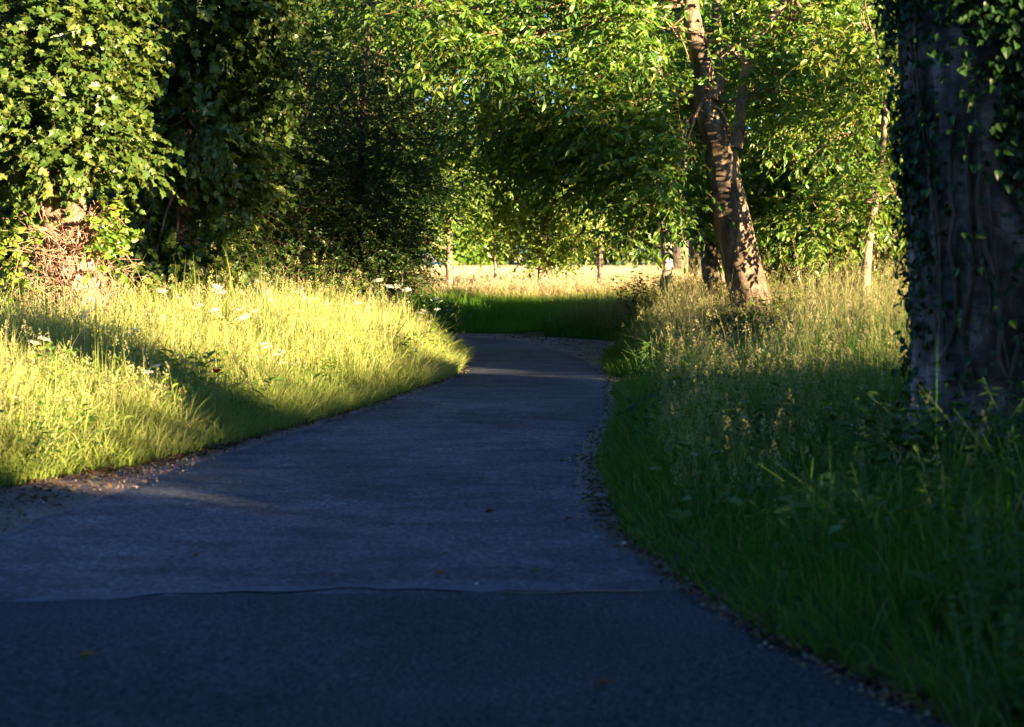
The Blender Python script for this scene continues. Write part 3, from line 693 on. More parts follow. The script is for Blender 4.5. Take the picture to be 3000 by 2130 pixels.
# --- trees inside the bend on the left bank
def left_maple():
    r = np.random.default_rng(61); D = 18.0
    root_p = wp(160, 700, D); base = np.array([root_p[0], root_p[1], gz1(root_p[0], root_p[1])])
    root = tree("maple_tree", base, "sunlit field maple at the left edge with trunk wrapped in dead ivy stems")
    tr, lf, br, dv, iv = MB(), MB(), MB(), MB(), MB()
    c, rr = W2([(176, 760, 150), (172, 680, 128), (160, 600, 112), (150, 520, 104), (138, 440, 96), (130, 320, 84), (110, 150, 66), (90, -60, 46), (80, -300, 24)], D)
    c[0][2] = base[2] - .12
    tube(tr, c, rr, n=60, sides=28, rough=.2, rfreq=6, seed=3, flare=(.3, 10, 5))
    # thick stems climbing the trunk, then a loose tangle of thin dead ones standing off it
    for k in range(46):
        a0 = r.uniform(-3.3, .2); pts = []; rad = []; tw = r.normal(0, .5); top = r.uniform(.45, 1)
        off = r.uniform(1.0, 1.14)
        for t in np.linspace(0, top, 8):
            f = t * 3.4; i = int(f); cc = c[i] * (1 - f + i) + c[i + 1] * (f - i); R = rr[i] * (1 - f + i) + rr[i + 1] * (f - i)
            an = a0 + tw * t + r.normal(0, .12)
            pts.append(cc + np.array([math.cos(an), math.sin(an), 0]) * R * off + r.normal(0, .012, 3)); rad.append(r.uniform(.009, .02) * (1.1 - .6 * t))
        tube(dv, pts, rad, n=24, sides=6, rough=.2, rfreq=18, seed=k)
    for k in range(460):
        t = r.uniform(.12, 1.0); f = t * 3.2; i = int(f); cc = c[i] * (1 - f + i) + c[i + 1] * (f - i); R = rr[i]
        an = r.uniform(-3.5, .4); s = cc + np.array([math.cos(an), math.sin(an), 0]) * R
        dirv = nrm(np.array([math.cos(an) * .5 + r.normal(0, .5), math.sin(an) * .6 - .2, r.normal(.45, .8)])); ln_ = r.uniform(.2, .55)
        m1 = s + dirv * ln_ * .5 + r.normal(0, .07, 3); e = s + dirv * ln_ + r.normal(0, .12, 3) - np.array([0, 0, .2 * ln_])
        q_ = math.exp(r.normal(-.35, .55)); tube(dv, [s, m1, e], [.007 * q_, .0052 * q_, .002], n=9, sides=4)
    B = []
    def blob(wx, wy, dep, rx, ry, rz, n):
        q = wp(wx, wy, dep); B.append((q[0], q[1], q[2], rx, ry, rz, n))
    blob(110, 120, 17.3, .85, .8, .6, 360); blob(50, 270, 17.2, .75, .8, .45, 280); blob(170, 300, 17.3, .5, .7, .42, 250); blob(225, 200, 17.6, .28, .6, .4, 120)
    blob(200, 60, 17.5, .42, .7, .5, 190); blob(120, 375, 17.3, .55, .6, .2, 150); blob(-60, 400, 17.4, .5, .7, .5, 150); blob(-80, 150, 17.3, .8, .8, .9, 220); blob(225, 385, 17.8, .25, .4, .18, 50)
    blob(100, -80, 17.6, 1.0, 1, .7, 300); blob(60, -350, 18, 1.6, 1.5, 1.1, 300); blob(60, -700, 18, 2.2, 2, 1.4, 380); blob(100, -1150, 18, 2.2, 2, 1.6, 380)
    crown(lf, br, B, [c[4], c[5], c[6], c[7]], MAPLE, .088, r, per=13, tlen=.4, droop=.4, clump=.3, nclump=9, limb_r=.03, tone0=.55, clear=lambda p: (p[:, 2] < 2.32) & (np.abs(p[:, 0] - c[2, 0]) < .75) & (p[:, 1] < c[2, 1] + .4))
    # living ivy round the foot
    B2 = []
    for (wx, wy, n, rx, rz) in ((25, 560, 60, .25, .35), (250, 570, 36, .16, .25), (262, 500, 30, .16, .2), (5, 640, 60, .3, .25), (50, 490, 26, .16, .15)):
        q = wp(wx, wy, 17.75); B2.append((q[0], q[1], q[2], rx, .25, rz, n))
    crown(iv, None, B2, None, IVY, .075, r, per=6, tlen=.25, nclump=6, twigs=False, tone0=.75)
    ps = finish(root, trunk=(tr, M['cherry_bark'], True), dead_ivy=(dv, M['dead_vine'], True), branches=(br, M['twig_bark'], True), crown=(lf, M['maple_leaf'], False), ivy=(iv, M['fresh_leaf'], False))
    ps['dead_ivy']["label"] = "dry brown tangle of dead ivy stems round the trunk"
left_maple()

verge_tree("maple_tree", "shaded maple with hanging lobed leaves right behind the dead ivy trunk", 21.5,
           [(400, 720, 60), (400, 600, 50), (410, 400, 44), (420, 150, 34), (430, -150, 20)],
           [(420, 260, 21.0, .8, .9, .7, 320), (350, 400, 21.3, .55, .7, .5, 190), (430, 60, 20.9, .9, .9, .65, 330), (330, 150, 21.5, .5, .8, .9, 220), (500, 420, 21.8, .6, .7, .5, 190), (560, 160, 21.8, .7, .8, .6, 230), (300, 520, 21.3, .35, .6, .5, 120), (430, -160, 21.5, 1.4, 1.3, .8, 300), (450, -500, 21.5, 2.2, 2, 1.5, 380), (430, -900, 21.5, 2.2, 2, 1.6, 380), (630, 20, 20.8, .6, .7, .35, 150), (390, 600, 20.9, .5, .5, .35, 200), (330, 660, 20.6, .4, .4, .2, 90)],
           MAPLE, .10, M['maple_leaf'], M['dark_bark'], 67, per=12, droop=.5, tone0=.42)
haw = [("hawthorn_tree", "dense dark hawthorn tree filling the middle of the left bank", 23.6,
        [(560, 700, 34), (565, 600, 30), (580, 450, 24), (590, 250, 16)],
        [(560, 560, 23.2, .8, .8, .5, 330), (440, 560, 22.6, .7, .7, .5, 280), (640, 480, 23.4, .8, .8, .6, 340), (520, 450, 23.0, .7, .8, .5, 280), (340, 600, 22.0, .45, .6, .35, 170), (480, 640, 22.6, .7, .5, .22, 170), (640, 300, 23.8, .9, .9, .7, 330), (640, 610, 23.2, .6, .6, .3, 170), (520, 330, 23.6, .7, .8, .6, 250)], 71),
       ("hawthorn_tree", "small leaved hawthorn tree at the right end of the left bank above the flowers", 24.6,
        [(800, 690, 30), (800, 600, 26), (805, 450, 20), (810, 250, 13)],
        [(800, 540, 24.3, .85, .7, .5, 340), (880, 590, 24.4, .45, .5, .3, 150), (740, 600, 24.0, .6, .5, .3, 190), (860, 450, 24.6, .75, .7, .6, 300), (760, 400, 24.4, .8, .8, .6, 300), (800, 270, 24.8, .95, .9, .7, 320), (850, 120, 25, 1.1, 1, .8, 320), (850, -150, 25, 1.8, 1.5, 1.2, 380), (900, -500, 25, 2.2, 1.8, 1.6, 420), (900, 330, 25.0, .7, .7, .55, 230), (700, 140, 24.6, .9, .9, .7, 280), (690, 640, 23.8, .5, .4, .18, 100), (840, 620, 23.9, .6, .4, .2, 170), (910, 540, 24.6, .35, .5, .4, 160), (690, 500, 23.8, .7, .5, .5, 260), (780, 480, 23.9, .7, .5, .5, 260), (600, 380, 23.8, .8, .6, .6, 260)], 73)]
for nm, lab, D, tp, bl, sd in haw:
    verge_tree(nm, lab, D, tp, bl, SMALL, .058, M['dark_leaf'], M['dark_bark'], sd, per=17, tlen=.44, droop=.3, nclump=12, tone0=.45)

# --- row of trees standing on the field edge outside the bend
row = [("field_tree", "tree with crooked brown trunk on the field edge beside the dark hawthorn", 34.0, [(1006, 660, 16), (1003, 610, 14), (1002, 590, 18), (1003, 560, 14), (1000, 400, 12), (1000, 200, 8)],
        [(1000, 435, 33.6, 1.0, 1.0, .45, 240), (920, 420, 34, 1.0, 1, .8, 240), (1060, 380, 34, 1.1, 1, .8, 260), (980, 230, 34, 1.5, 1.2, 1.1, 320), (1000, 30, 34, 1.8, 1.3, 1.2, 300), (1110, 180, 34.6, 1.4, 1.2, 1.3, 420), (1120, -40, 34.8, 1.6, 1.3, 1.3, 420), (1200, 60, 35, 1.5, 1.3, 1.4, 420), (1060, 330, 34.8, 1.2, 1, .8, 260), (930, 530, 33.6, .4, .5, .3, 60)], 81),
       ("field_sapling", "thin sapling with a wispy crown between two field edge trees", 34.2, [(1106, 660, 6), (1106, 600, 6), (1104, 540, 5), (1104, 420, 4)],
        [(1104, 535, 34.2, .35, .4, .22, 40), (1110, 480, 34.2, .6, .6, .4, 130), (1130, 400, 34.2, .7, .6, .5, 130)], 83),
       ("field_bush", "round bush at the field edge with leaves reaching low over the hay", 34.6, [(1212, 650, 26), (1212, 610, 22), (1214, 560, 14), (1220, 440, 8)],
        [(1212, 560, 34.5, .5, .5, .3, 110), (1200, 500, 34.6, .8, .7, .5, 210), (1270, 490, 34.6, .6, .6, .5, 150), (1230, 410, 34.7, 1, .8, .5, 210), (1290, 560, 34.5, .35, .4, .22, 40), (1160, 420, 34.8, .7, .7, .6, 130)], 89),
       ("field_tree", "tree with straight pale post like trunk standing alone in the lit hay", 33.0, [(1342, 680, 15), (1341, 620, 14), (1340, 560, 13), (1340, 420, 11), (1340, 200, 7)],
        [(1340, 440, 32.8, .8, .8, .35, 160), (1400, 420, 33, .9, .9, .7, 190), (1290, 400, 33, .8, .8, .6, 180), (1340, 260, 33, 1.5, 1.2, 1.0, 300), (1370, 60, 33, 1.9, 1.3, 1.2, 300), (1280, 525, 32.8, .3, .4, .2, 26)], 97)]
for nm, lab, D, tp, bl, sd in row:
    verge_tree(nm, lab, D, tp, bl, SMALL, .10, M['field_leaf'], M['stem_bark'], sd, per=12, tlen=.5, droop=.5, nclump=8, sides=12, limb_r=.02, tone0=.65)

# --- further trees behind, copies of two shared trees
def backdrop_tree(seed, lift=0.0):
    r = np.random.default_rng(seed); root = empty("woodland_tree", (0, 0, 0))
    tr, lf = MB(), MB()
    tube(tr, [(0, 0, -.2), (.05, 0, 2), (0, .1, 5), (.1, 0, 8)], [.2, .16, .12, .05], n=30, sides=12, rough=.15)
    B = [(0, 0, 5, 2.3, 2, 2.0, 420), (1.1, -.4, 3.6, 1.6, 1.5, 1.3, 300), (-1.2, .3, 3.8, 1.6, 1.5, 1.4, 300), (.2, .2, 7.3, 1.8, 1.6, 1.5, 320), (0, -.6, 2.4, 1.6, 1.3, .9, 220), (.9, .4, 6.2, 1.5, 1.4, 1.2, 220)]
    B = [(a, b, c + lift, *q) for a, b, c, *q in B]
    crown(lf, tr, B, [(0, 0, 2.5), (0, .1, 5), (.1, 0, 7)], SMALL, .17, r, per=9, tlen=.7, droop=.4, nclump=12, twigs=False, limb_r=.06, tone0=.45)
    finish(root, trunk=(tr, M['dark_bark'], True), crown=(lf, M['maple_leaf'], False)); return root
def copy_tree(o, parent=None):
    c = o.copy(); COL.objects.link(c); c.parent = parent
    for ch in list(o.children): copy_tree(ch, c)
    return c
protos = [backdrop_tree(101), backdrop_tree(103, 1.6)]
spots = [(-7.5, 32.8, 1.0, .3, 0, "woodland tree across the lane behind the dark hawthorns"), (-4.2, 43, 1.3, 2.6, 1, "tall woodland tree seen above the crooked field edge tree"),
         (-11.0, 33.5, 1.05, 2, 0, "woodland tree behind the shaded maple, past the lane"), (-4.6, 34.5, 1.0, 4, 0, "woodland tree rising between the hawthorns and the crooked field edge tree"),
         (-14, 34, 1.1, 1, 0, "woodland tree behind the sunlit field maple"), (-9.0, 39, 1.25, 5, 0, "tall woodland tree in the second row behind the left bank"),
         (-7.2, 70, 2.2, 1.2, 1, "tallest woodland tree at the back above the dark hawthorns"), (7.4, 70, 2.2, .2, 1, "tallest woodland tree at the back behind the cherries"),
         (9.4, 30.0, 1.0, 1.2, 0, "woodland tree behind the thicket, next to the ivy clad trunk"), (7.0, 36.2, 1.15, 3.1, 1, "woodland tree behind the leaning cherry trunk"),
         (11.5, 38, 1.3, 2.2, 0, "tall woodland tree in the second row behind the thicket"), (-7.6, 23.4, .75, 1.9, 0, "woodland tree in the gap behind the sunlit field maple trunk"),
         (5.2, 44, 1.4, 5.1, 1, "tall woodland tree behind the slim knobbly cherry"),
         (8.6, 11.0, .85, 2.9, 1, "added shade tree on the right of the lane outside the view")]  # last one added out of view to shade the maple
for i, (x, y, s, rz, k, lab) in enumerate(spots):
    o = protos[k] if i < 2 else copy_tree(protos[k])
    o.location = (x, y, gz1(x, y)); o.rotation_euler = (0, 0, rz); o.scale = (s, s, s)
    tag(o, lab, "tree", "trees filling the background")

# far wood on the other side of the field
def far_wood():
    r = np.random.default_rng(111); mb = MB(); B = []
    for k in range(46):
        x = -70 + k * 3.2 + r.normal(0, 1); s = r.uniform(.8, 1.3)
        B.append((x, 170 + r.uniform(-8, 8), 8.5 * s, 4 * s, 3 * s, 9.0 * s, 420))
    crown(mb, None, B, None, SMALL, .95, r, per=6, tlen=2.2, nclump=12, twigs=False, tone0=.5)
    tag(mb.build("far_wood", M['fresh_leaf']), "distant wood on the far side of the hay field", "woodland", kind="stuff")
far_wood()

# --- the big ivy clad tree close on the right
def ivy_tree(root_name, label, sil, D, base_xy, seed, ivy_n, crown_on=True, cat="tree"):
    r = np.random.default_rng(seed)
    c, rr = sil
    base = np.array([c[0][0], c[0][1], gz1(c[0][0], c[0][1])]); c = c.copy(); c[0][2] = base[2] - .15
    root = tree(root_name, base, label)
    tr, st, iv, lf = MB(), MB(), MB(), MB()
    tube(tr, c, rr, n=90, sides=48, rough=.09, rfreq=5, seed=seed, flare=(.3, 9, 6))
    dense_c = spline(np.column_stack([c, rr]), 200)
    zs = dense_c[:, 2]
    def on(z, an, off):
        i = np.clip(np.searchsorted(zs, z), 0, 199); q = dense_c[i]
        return q[..., :3] * np.array([1, 1, 0]) + np.stack([np.cos(an) * (q[..., 3] + off), np.sin(an) * (q[..., 3] + off), z], -1)
    # climbing stems with side shoots
    for k in range(34):
        a0 = r.uniform(-3.5, .6); z0, z1 = base[2] + r.uniform(0, .9), base[2] + r.uniform(1.2, 4.5)
        n = 14; z = np.linspace(z0, z1, n); an = a0 + np.cumsum(r.normal(0, .07, n)) + r.normal(0, .15) * np.linspace(0, 1, n)
        tube(st, on(z, an, .012), r.uniform(.006, .02) * np.linspace(1, .5, n), n=40, sides=6, rough=.2, rfreq=16, seed=k)
    # leaves: more on the right flank and higher up, thin on the bare left face
    n = ivy_n; an = r.uniform(-3.6, .9, n); z = base[2] + r.uniform(.1, 4.6, n)
    rel = (z - base[2]) / 3.2
    dens = .06 + 1.4 * sm((an + 2.1) / .8) * (.14 + .95 * sm((rel - .26) / .3)) + .6 * sm((rel - .7) / .22) + .14 * (an < -2.75)
    cl = wob(np.column_stack([an * 2.2, z * 1.8, z * 0]), 1.3, seed)
    keep = r.uniform(0, 1, n) < np.clip(dens * (1 + .9 * cl), 0, 1); an, z = an[keep], z[keep]; m = len(an)
    off = np.abs(r.normal(.03, .04, m)) + .07 * sm((z - base[2] - 1.5) / 1.5) * r.uniform(0, 1, m)
    pos = on(z, an, off); out = np.column_stack([np.cos(an), np.sin(an), np.zeros(m)])
    ax = np.column_stack([r.normal(0, .5, (m, 2)), -np.abs(r.normal(.8, .3, m))]) + out * .35
    place(iv, IVY, pos, ax, out + np.array([0, 0, .35]) + r.normal(0, .35, (m, 3)), r.uniform(.024, .060, m), np.clip(r.normal(.3, .16, m), 0, 1))
    if crown_on:  # unseen crown, enlarged over the lane to darken the foreground
        top = c[-1] + np.array([0, 0, .6])
        B = [(top[0] + dx, top[1] + dy, top[2] + dz, rx, ry, rz, nn) for dx, dy, dz, rx, ry, rz, nn in
             ((-3.2, -.6, .3, 2.0, 1.6, .9, 420), (-6.4, -2.2, .3, 2.2, 1.8, .9, 420), (0, 0, 1.5, 2.6, 2.6, 1.6, 330), (-1.8, -2.4, .6, 2.2, 2.2, 1.1, 460), (1.8, -1.5, .8, 2.2, 2.2, 1.3, 260), (-2.4, -4.6, 1.2, 2.2, 2.2, 1.0, 260), (.2, -3.8, 1.6, 2.0, 2.0, 1.2, 240), (0, -1.5, 3.6, 2.4, 2.4, 1.3, 230), (-4.6, -3.0, .2, 2.4, 2.3, .9, 620), (-4.8, -6.2, .2, 2.4, 2.3, .9, 620), (-2.4, -8.2, .0, 2.4, 2.3, .9, 620), (.4, -7.4, .3, 2.3, 2.2, .9, 340), (-7.4, -5.0, .2, 2.2, 2.2, .9, 460), (-7.0, -8.6, 0, 2.3, 2.2, .9, 460), (-.8, -11, 0, 2.4, 2.3, .9, 460), (-4.5, -11, 0, 2.4, 2.3, .9, 460))]
        crown(lf, tr, B, [top, c[-2]], SMALL, .2, r, per=8, tlen=.7, droop=.4, nclump=10, twigs=False, limb_r=.09)
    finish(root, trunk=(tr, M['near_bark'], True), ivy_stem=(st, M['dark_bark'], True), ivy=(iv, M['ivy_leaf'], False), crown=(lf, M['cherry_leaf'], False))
    return root
DN = 9.2
csil, rsil = W2([(2290, 1040, 500), (2275, 920, 455), (2262, 760, 425), (2250, 560, 412), (2240, 350, 410), (2226, 150, 408), (2216, -30, 406), (2205, -400, 380), (2200, -900, 350), (2190, -1700, 290), (2185, -2300, 220)], DN)
near = ivy_tree("ivy_clad_tree", "huge dark tree trunk overgrown with ivy close on the right", (csil, rsil), DN, None, 121, 46000)

# ------------------------------------------------------------------ growth on the right that keeps the sun off the lane (outside the frame)
sun_az = np.array([.8, -.6]); SUN_EL = math.radians(6.8)
def shade_hedge():  # added out of view; heights set stretch by stretch to shape the shadows
    r = np.random.default_rng(131); mb = MB(); B = []
    for y in np.arange(-16, 22.3, 1.1):
        x = 12.5 + r.normal(0, .15); hh = (4.4 if y < -1.9 else 1.6 if y > 18.2 else 1.0 if y > 11.8 else 0.8 if 9.3 < y < 11.8 else 2.15) + .18 * math.sin(y * .7) + r.normal(0, .06)
        B.append((x, y, hh * .5, 1.0, .95, hh * .5, int(330 * hh)))
    for (x, y, zc, rx, ry, rz, nn) in B:              # solid core added inside to stop the sun leaking through
        top = rz * 2 - .15 if y < 11.8 else rz * 1.7
        tube(mb, [(x, y, -.1), (x, y, top * .5), (x, y, top)], [.75, .85, .6], n=8, sides=10, rough=.15, rfreq=5, seed=y)
    crown(mb, None, B, None, SMALL, .11, r, per=8, tlen=.35, nclump=12, clump=.34, twigs=False)
    tag(mb.build("shade_hedge", M['dark_leaf'], origin=(12.5, 8, 0)), "unseen hedgerow added right of the lane to block the low sun", "shade_hedge")
shade_hedge()
shade = [(7.0, -1.2, 1.0, 1.0, "woodland tree beside the lane behind the viewer"), (11.5, -4.8, 1.1, 2.0, "woodland tree further back by the hedgerow"), (4.6, -5.0, 1.15, 3.0, "woodland tree on the right verge back along the lane"),
         (-5.0, -3.0, 1.15, 5.0, "woodland tree on the left verge back along the lane"), (-6.4, 3.0, 1.0, 4.0, "woodland tree on the left bank just outside the view"), (-1.5, -9.5, 1.2, 2.4, "woodland tree closing the lane behind the viewer")]
for i, (x, y, s, rz, lab) in enumerate(shade):
    o = copy_tree(protos[0]); o.location = (x, y, gz1(x, y)); o.rotation_euler = (0, 0, rz); o.scale = (s, s, s)
    tag(o, lab, "tree", "trees filling the background")
def shade_tree(x, y, label, seed):  # added outside the view to cast shade on the cherry crown
    r = np.random.default_rng(seed); g = gz1(x, y); root = empty("woodland_tree", (x, y, g), label, "tree", "trees filling the background"); tr, lf = MB(), MB()
    tube(tr, [(x, y, g - .2), (x + .05, y, 2), (x, y, 4.6)], [.18, .14, .07], n=20, sides=12, rough=.12)
    crown(lf, tr, [(x, y, 4.3, 1.3, 1.2, .7, 130), (x + .5, y + .4, 4.0, 1.0, 1.0, .6, 60), (x - .4, y - .5, 4.8, 1.0, 1.0, .6, 40)], [(x, y, 3.2)], SMALL, .16, r, per=9, tlen=.6, nclump=10, twigs=False, limb_r=.05)
    finish(root, trunk=(tr, M['dark_bark'], True), crown=(lf, M['maple_leaf'], False))
shade_tree(10.4, 14.5, "slim added shade tree right of the lane, outside the view", 143)
shade_tree(9.2, 13.9, "small added shade tree right of the lane, outside the view", 141)
o = copy_tree(near); bpy.data.objects.remove([q for q in o.children if q.name.startswith('crown')][0]); o.location = (8.7, 4.9, gz1(8.7, 4.9)); o.rotation_euler = (0, 0, 2.0); o.scale = (1.03, 1.03, 1)  # crownless copy added out of view to keep the near trunk in shade
tag(o, "added ivy clad trunk further right, out of view, shading the near one", "tree")

# ------------------------------------------------------------------ single plants
def cow_parsley_proto(seed, H, heads, tilt):
    r = np.random.default_rng(seed); root = empty("cow_parsley", (0, 0, 0)); st = MB(); ums = []
    tips = []
    main = np.array([tilt, 0, H * .72])
    tube(st, [(0, 0, 0), main * .5 + [.01, .01, 0], main], [.005, .0042, .003], n=14, sides=6)
    for k in range(heads):
        a = k * 2.4 + r.uniform(0, .6); s = main * (1 if k == 0 else r.uniform(.6, .95)); L = H - s[2] if k == 0 else r.uniform(.16, .3)
        e = s + np.array([math.cos(a) * L * (.15 if k == 0 else .6), math.sin(a) * L * .5, L * .9])
        tube(st, [s, (s + e) / 2 + [0, 0, .015], e], [.0028, .0024, .002], n=8, sides=5); tips.append(e)
    finish(root, stem=(st, M['stem_green'], True))
    for e in tips:
        um = MB(); R = r.uniform(.045, .075); nrm_t = nrm(np.array([r.normal(0, .25), r.normal(-.1, .25), 1]))
        ex = nrm(np.cross(nrm_t, [0, 1, 0])); ey = np.cross(nrm_t, ex)
        for j in range(15):
            a = j * 2.4; q = math.sqrt((j + .5) / 15) * R; c = e + ex * math.cos(a) * q + ey * math.sin(a) * q + nrm_t * (.035 - .25 * q)
            tube(um, [e, (e + c) / 2 - nrm_t * .004, c], [.0012, .001, .0008], sides=3, cap=False)
            m = 9; cc = c + r.normal(0, .0065, (m, 3))
            place(um, SMALL, cc, r.normal(0, 1, (m, 3)) * [1, 1, .3], nrm_t + r.normal(0, .3, (m, 3)), r.uniform(.010, .016, m), r.uniform(.3, 1, m))
        um.build("umbel", M['umbel_white'], root)
    return root
cps = [cow_parsley_proto(201, 1.0, 4, .08), cow_parsley_proto(203, .9, 3, -.1), cow_parsley_proto(207, .8, 2, .15)]
cp_h = [1.0, .9, .8]
G_CP = "white flowering cow parsley in the verges"
spots = [  # W x, W y of the top, distance, label
    (455, 634, 16.5, "cow parsley with the topmost white head against the dark hawthorn"), (372, 645, 17.0, "cow parsley just left of the topmost one, before the shaded maple"),
    (565, 684, 17.5, "cow parsley leaning in front of the cut tree stump"), (655, 655, 19.5, "cow parsley standing right of the cut tree stump"),
    (715, 662, 20.5, "tall cow parsley under the hawthorn with two close heads"), (745, 700, 19.0, "cow parsley in the thick of the white flower patch"),
    (700, 715, 18.2, "cow parsley low in the white flower patch right of the stump"), (860, 622, 22.5, "highest cow parsley at the right end of the left bank"),
    (915, 636, 23.0, "cow parsley at the bank end where the hawthorn stops"), (968, 662, 23.4, "cow parsley nearest the dark bank across the bend"),
    (1002, 738, 23.0, "small cow parsley at the very tip of the left verge"), (830, 690, 21.5, "cow parsley amid pale grass below the hawthorn"),
    (600, 760, 15.5, "cow parsley in mid verge between poppy and stump"), (355, 812, 12.8, "lone cow parsley left of the red poppy"),
    (85, 752, 13.2, "cow parsley alone in tall grass under the sunlit maple"), (215, 690, 15.0, "cow parsley before the dead ivy trunk"),
    (1768, 872, 11.2, "bright white cow parsley left of the ivy clad trunk in shade"), (1862, 900, 10.4, "cow parsley touching the shadow of the ivy clad trunk"),
    (1948, 940, 9.6, "cow parsley drooping at the foot of the ivy clad trunk"), (1588, 1028, 9.4, "pale faded cow parsley in the dark right verge grass"),
    (640, 690, 18.6, "cow parsley tucked behind the right side of the cut tree stump"), (690, 640, 21.0, "cow parsley with its heads right under the hawthorn leaves"), (730, 745, 18.0, "lowest cow parsley of the white flower patch"), (770, 672, 21.0, "cow parsley over the right end of the white flower patch"),
         (640, 780, 15.5, "short cow parsley right of the one in mid verge"), (285, 730, 14.5, "cow parsley midway between the dead ivy trunk and the poppy"), (530, 700, 16.8, "cow parsley just left of the cut tree stump"), (945, 690, 23.0, "low cow parsley behind the very tip of the left verge"), (25, 880, 11.5, "cow parsley low at the far left above the gravel"),
         (790, 725, 20.0, "cow parsley at the right edge of the white flower patch"), (880, 668, 22.0, "cow parsley between the highest one and the bank end")]
used = set()
def put(proto_list, hs, i, wx, wy, D, lab, cat, group, seedrot):
    k = i % len(proto_list); q = wp(wx, wy, D); g = gz1(q[0], q[1]); hgt = max(q[2] - g, .25)
    o = proto_list[k] if (id(proto_list), k) not in used else copy_tree(proto_list[k]); used.add((id(proto_list), k))
    s = hgt / hs[k]; o.location = (q[0], q[1], g - .02); o.rotation_euler = (0, 0, seedrot); o.scale = (max(s, .8), max(s, .8), s); tag(o, lab, cat, group)
for i, (wx, wy, D, lab) in enumerate(spots):
    put(cps, cp_h, i, wx, wy, D, lab, "wildflower", G_CP, i * 1.9)

def dock_proto(seed, H):
    r = np.random.default_rng(seed); root = empty("dock_plant", (0, 0, 0)); st, sp, lf = MB(), MB(), MB()
    tube(st, [(0, 0, 0), (.02, 0, H * .5), (.03, .01, H)], [.006, .005, .002], n=14, sides=6)
    n = 230; t = r.uniform(.66, 1.0, n) ; rad = .022 * (1.06 - t) / .4 + .006; a = r.uniform(0, 6.28, n)
    pos = np.column_stack([.02 + .01 * t + np.cos(a) * rad, np.sin(a) * rad, H * t])
    place(sp, SMALL, pos, np.column_stack([np.cos(a), np.sin(a), np.full(n, .6)]), r.normal(0, 1, (n, 3)), r.uniform(.016, .03, n), .5)
    m = 26; t = r.uniform(.12, .68, m); a = r.uniform(0, 6.28, m); pos = np.column_stack([.03 * t, t * 0, H * t])
    place(lf, NARROW, pos, np.column_stack([np.cos(a), np.sin(a), np.full(m, .55)]), np.column_stack([r.normal(0, .2, (m, 2)), np.ones(m)]), r.uniform(.10, .19, m), r.uniform(.2, 1, m))
    finish(root, stem=(st, M['stem_green'], True), seed_spike=(sp, M['dock_seed'], False), leaves=(lf, M['fresh_leaf'], False)); return root
docks = [dock_proto(211, 1.0), dock_proto(213, 1.05)]
spots = [(431, 632, 16.2, "tallest dock spike left of the topmost white flower"), (484, 636, 16.6, "dock spike right of the topmost white flower"), (330, 672, 16.8, "short brownish dock spike below the shaded maple trunk"),
         (400, 676, 16.2, "reddish dock spike left of the tallest one"), (520, 668, 17.2, "dock spike halfway between the topmost flower and the stump"), (548, 655, 17.6, "slim dock spike against the hawthorn"),
         (265, 668, 16.6, "dock spike beside the foot of the dead ivy trunk"), (375, 662, 16.6, "dock spike beneath the white flower of the shaded maple"), (56, 668, 16.0, "dock spike at the far left before the dead ivy")]
for i, (wx, wy, D, lab) in enumerate(spots):
    put(docks, [1.0, 1.05], i, wx, wy, D, lab, "weed", "dock plants along the top of the left verge", i * 1.3)

def poppy():
    r = np.random.default_rng(221); q = wp(484, 828, 13.0); g = gz1(q[0], q[1])
    root = empty("poppy", (q[0], q[1], g), "single red poppy in the left verge grass", "flower"); st, pt = MB(), MB(); h = q[2] - g
    tube(st, [(q[0], q[1], g), (q[0] + .02, q[1], g + h * .6), (q[0], q[1] - .01, q[2])], [.003, .0025, .002], n=10, sides=5)
    for k in range(5):
        a = k * 1.257; ax = np.array([[math.cos(a), math.sin(a), .7]])
        place(pt, leaf_ovate(1.1, .2, -.15), np.array([[q[0], q[1], q[2] - .02]]), ax, np.array([[-math.cos(a), -math.sin(a), 1.]]), np.array([.055]), np.array([r.uniform()]))
    finish(root, stem=(st, M['stem_green'], True), petals=(pt, M['poppy_red'], False))
poppy()

def leafy_plant(name, label, cat, base_w, D, height, n_stem, tpl, size, mat, seed, spread=.3, per=10, group=None, top_w=None):
    r = np.random.default_rng(seed); q = wp(*base_w, D); g = gz1(q[0], q[1])
    root = empty(name, (q[0], q[1], g), label, cat, group); st, lf = MB(), MB()
    for k in range(n_stem):
        b = np.array([q[0] + r.normal(0, spread * .3), q[1] + r.normal(0, spread * .3), g - .02]); H = height * r.uniform(.7, 1.05)
        e = b + np.array([r.normal(0, spread), r.normal(0, spread), H]); mid = (b + e) / 2 + r.normal(0, .04, 3)
        tube(st, [b, mid, e], [.006, .0045, .002], n=10, sides=5)
        t = np.linspace(.2, 1, per)
        P = (b * (1 - t)[:, None] ** 2 + 2 * mid * (t * (1 - t))[:, None] + e * (t ** 2)[:, None])
        for sgn in (1, -1):
            a = np.arange(per) * 1.57 + r.uniform(0, 6)
            ax = np.column_stack([np.cos(a) * sgn, np.sin(a) * sgn, r.normal(.05, .25, per)])
            place(lf, tpl, P, ax, np.column_stack([r.normal(0, .3, (per, 2)), np.ones(per)]), size * (1.15 - .5 * t) * r.uniform(.8, 1.2, per), np.clip(r.normal(.5, .25, per), 0, 1))
    finish(root, stem=(st, M['shade_stem'] if mat is M['nettle_leaf'] else M['stem_green'], True), leaves=(lf, mat, False)); return root
leafy_plant("sycamore_sapling", "bright yellow green sapling at the foot of the leaning cherry", "sapling", (1735, 790), 20.8, .75, 9, MAPLE, .17, M['fresh_leaf'], 231, .14, 7)
leafy_plant("nettle_clump", "dark nettles at the left foot of the leaning cherry", "weed", (1612, 800), 20.4, .62, 22, OVATE, .12, M['dark_leaf'], 233, .16, 9)
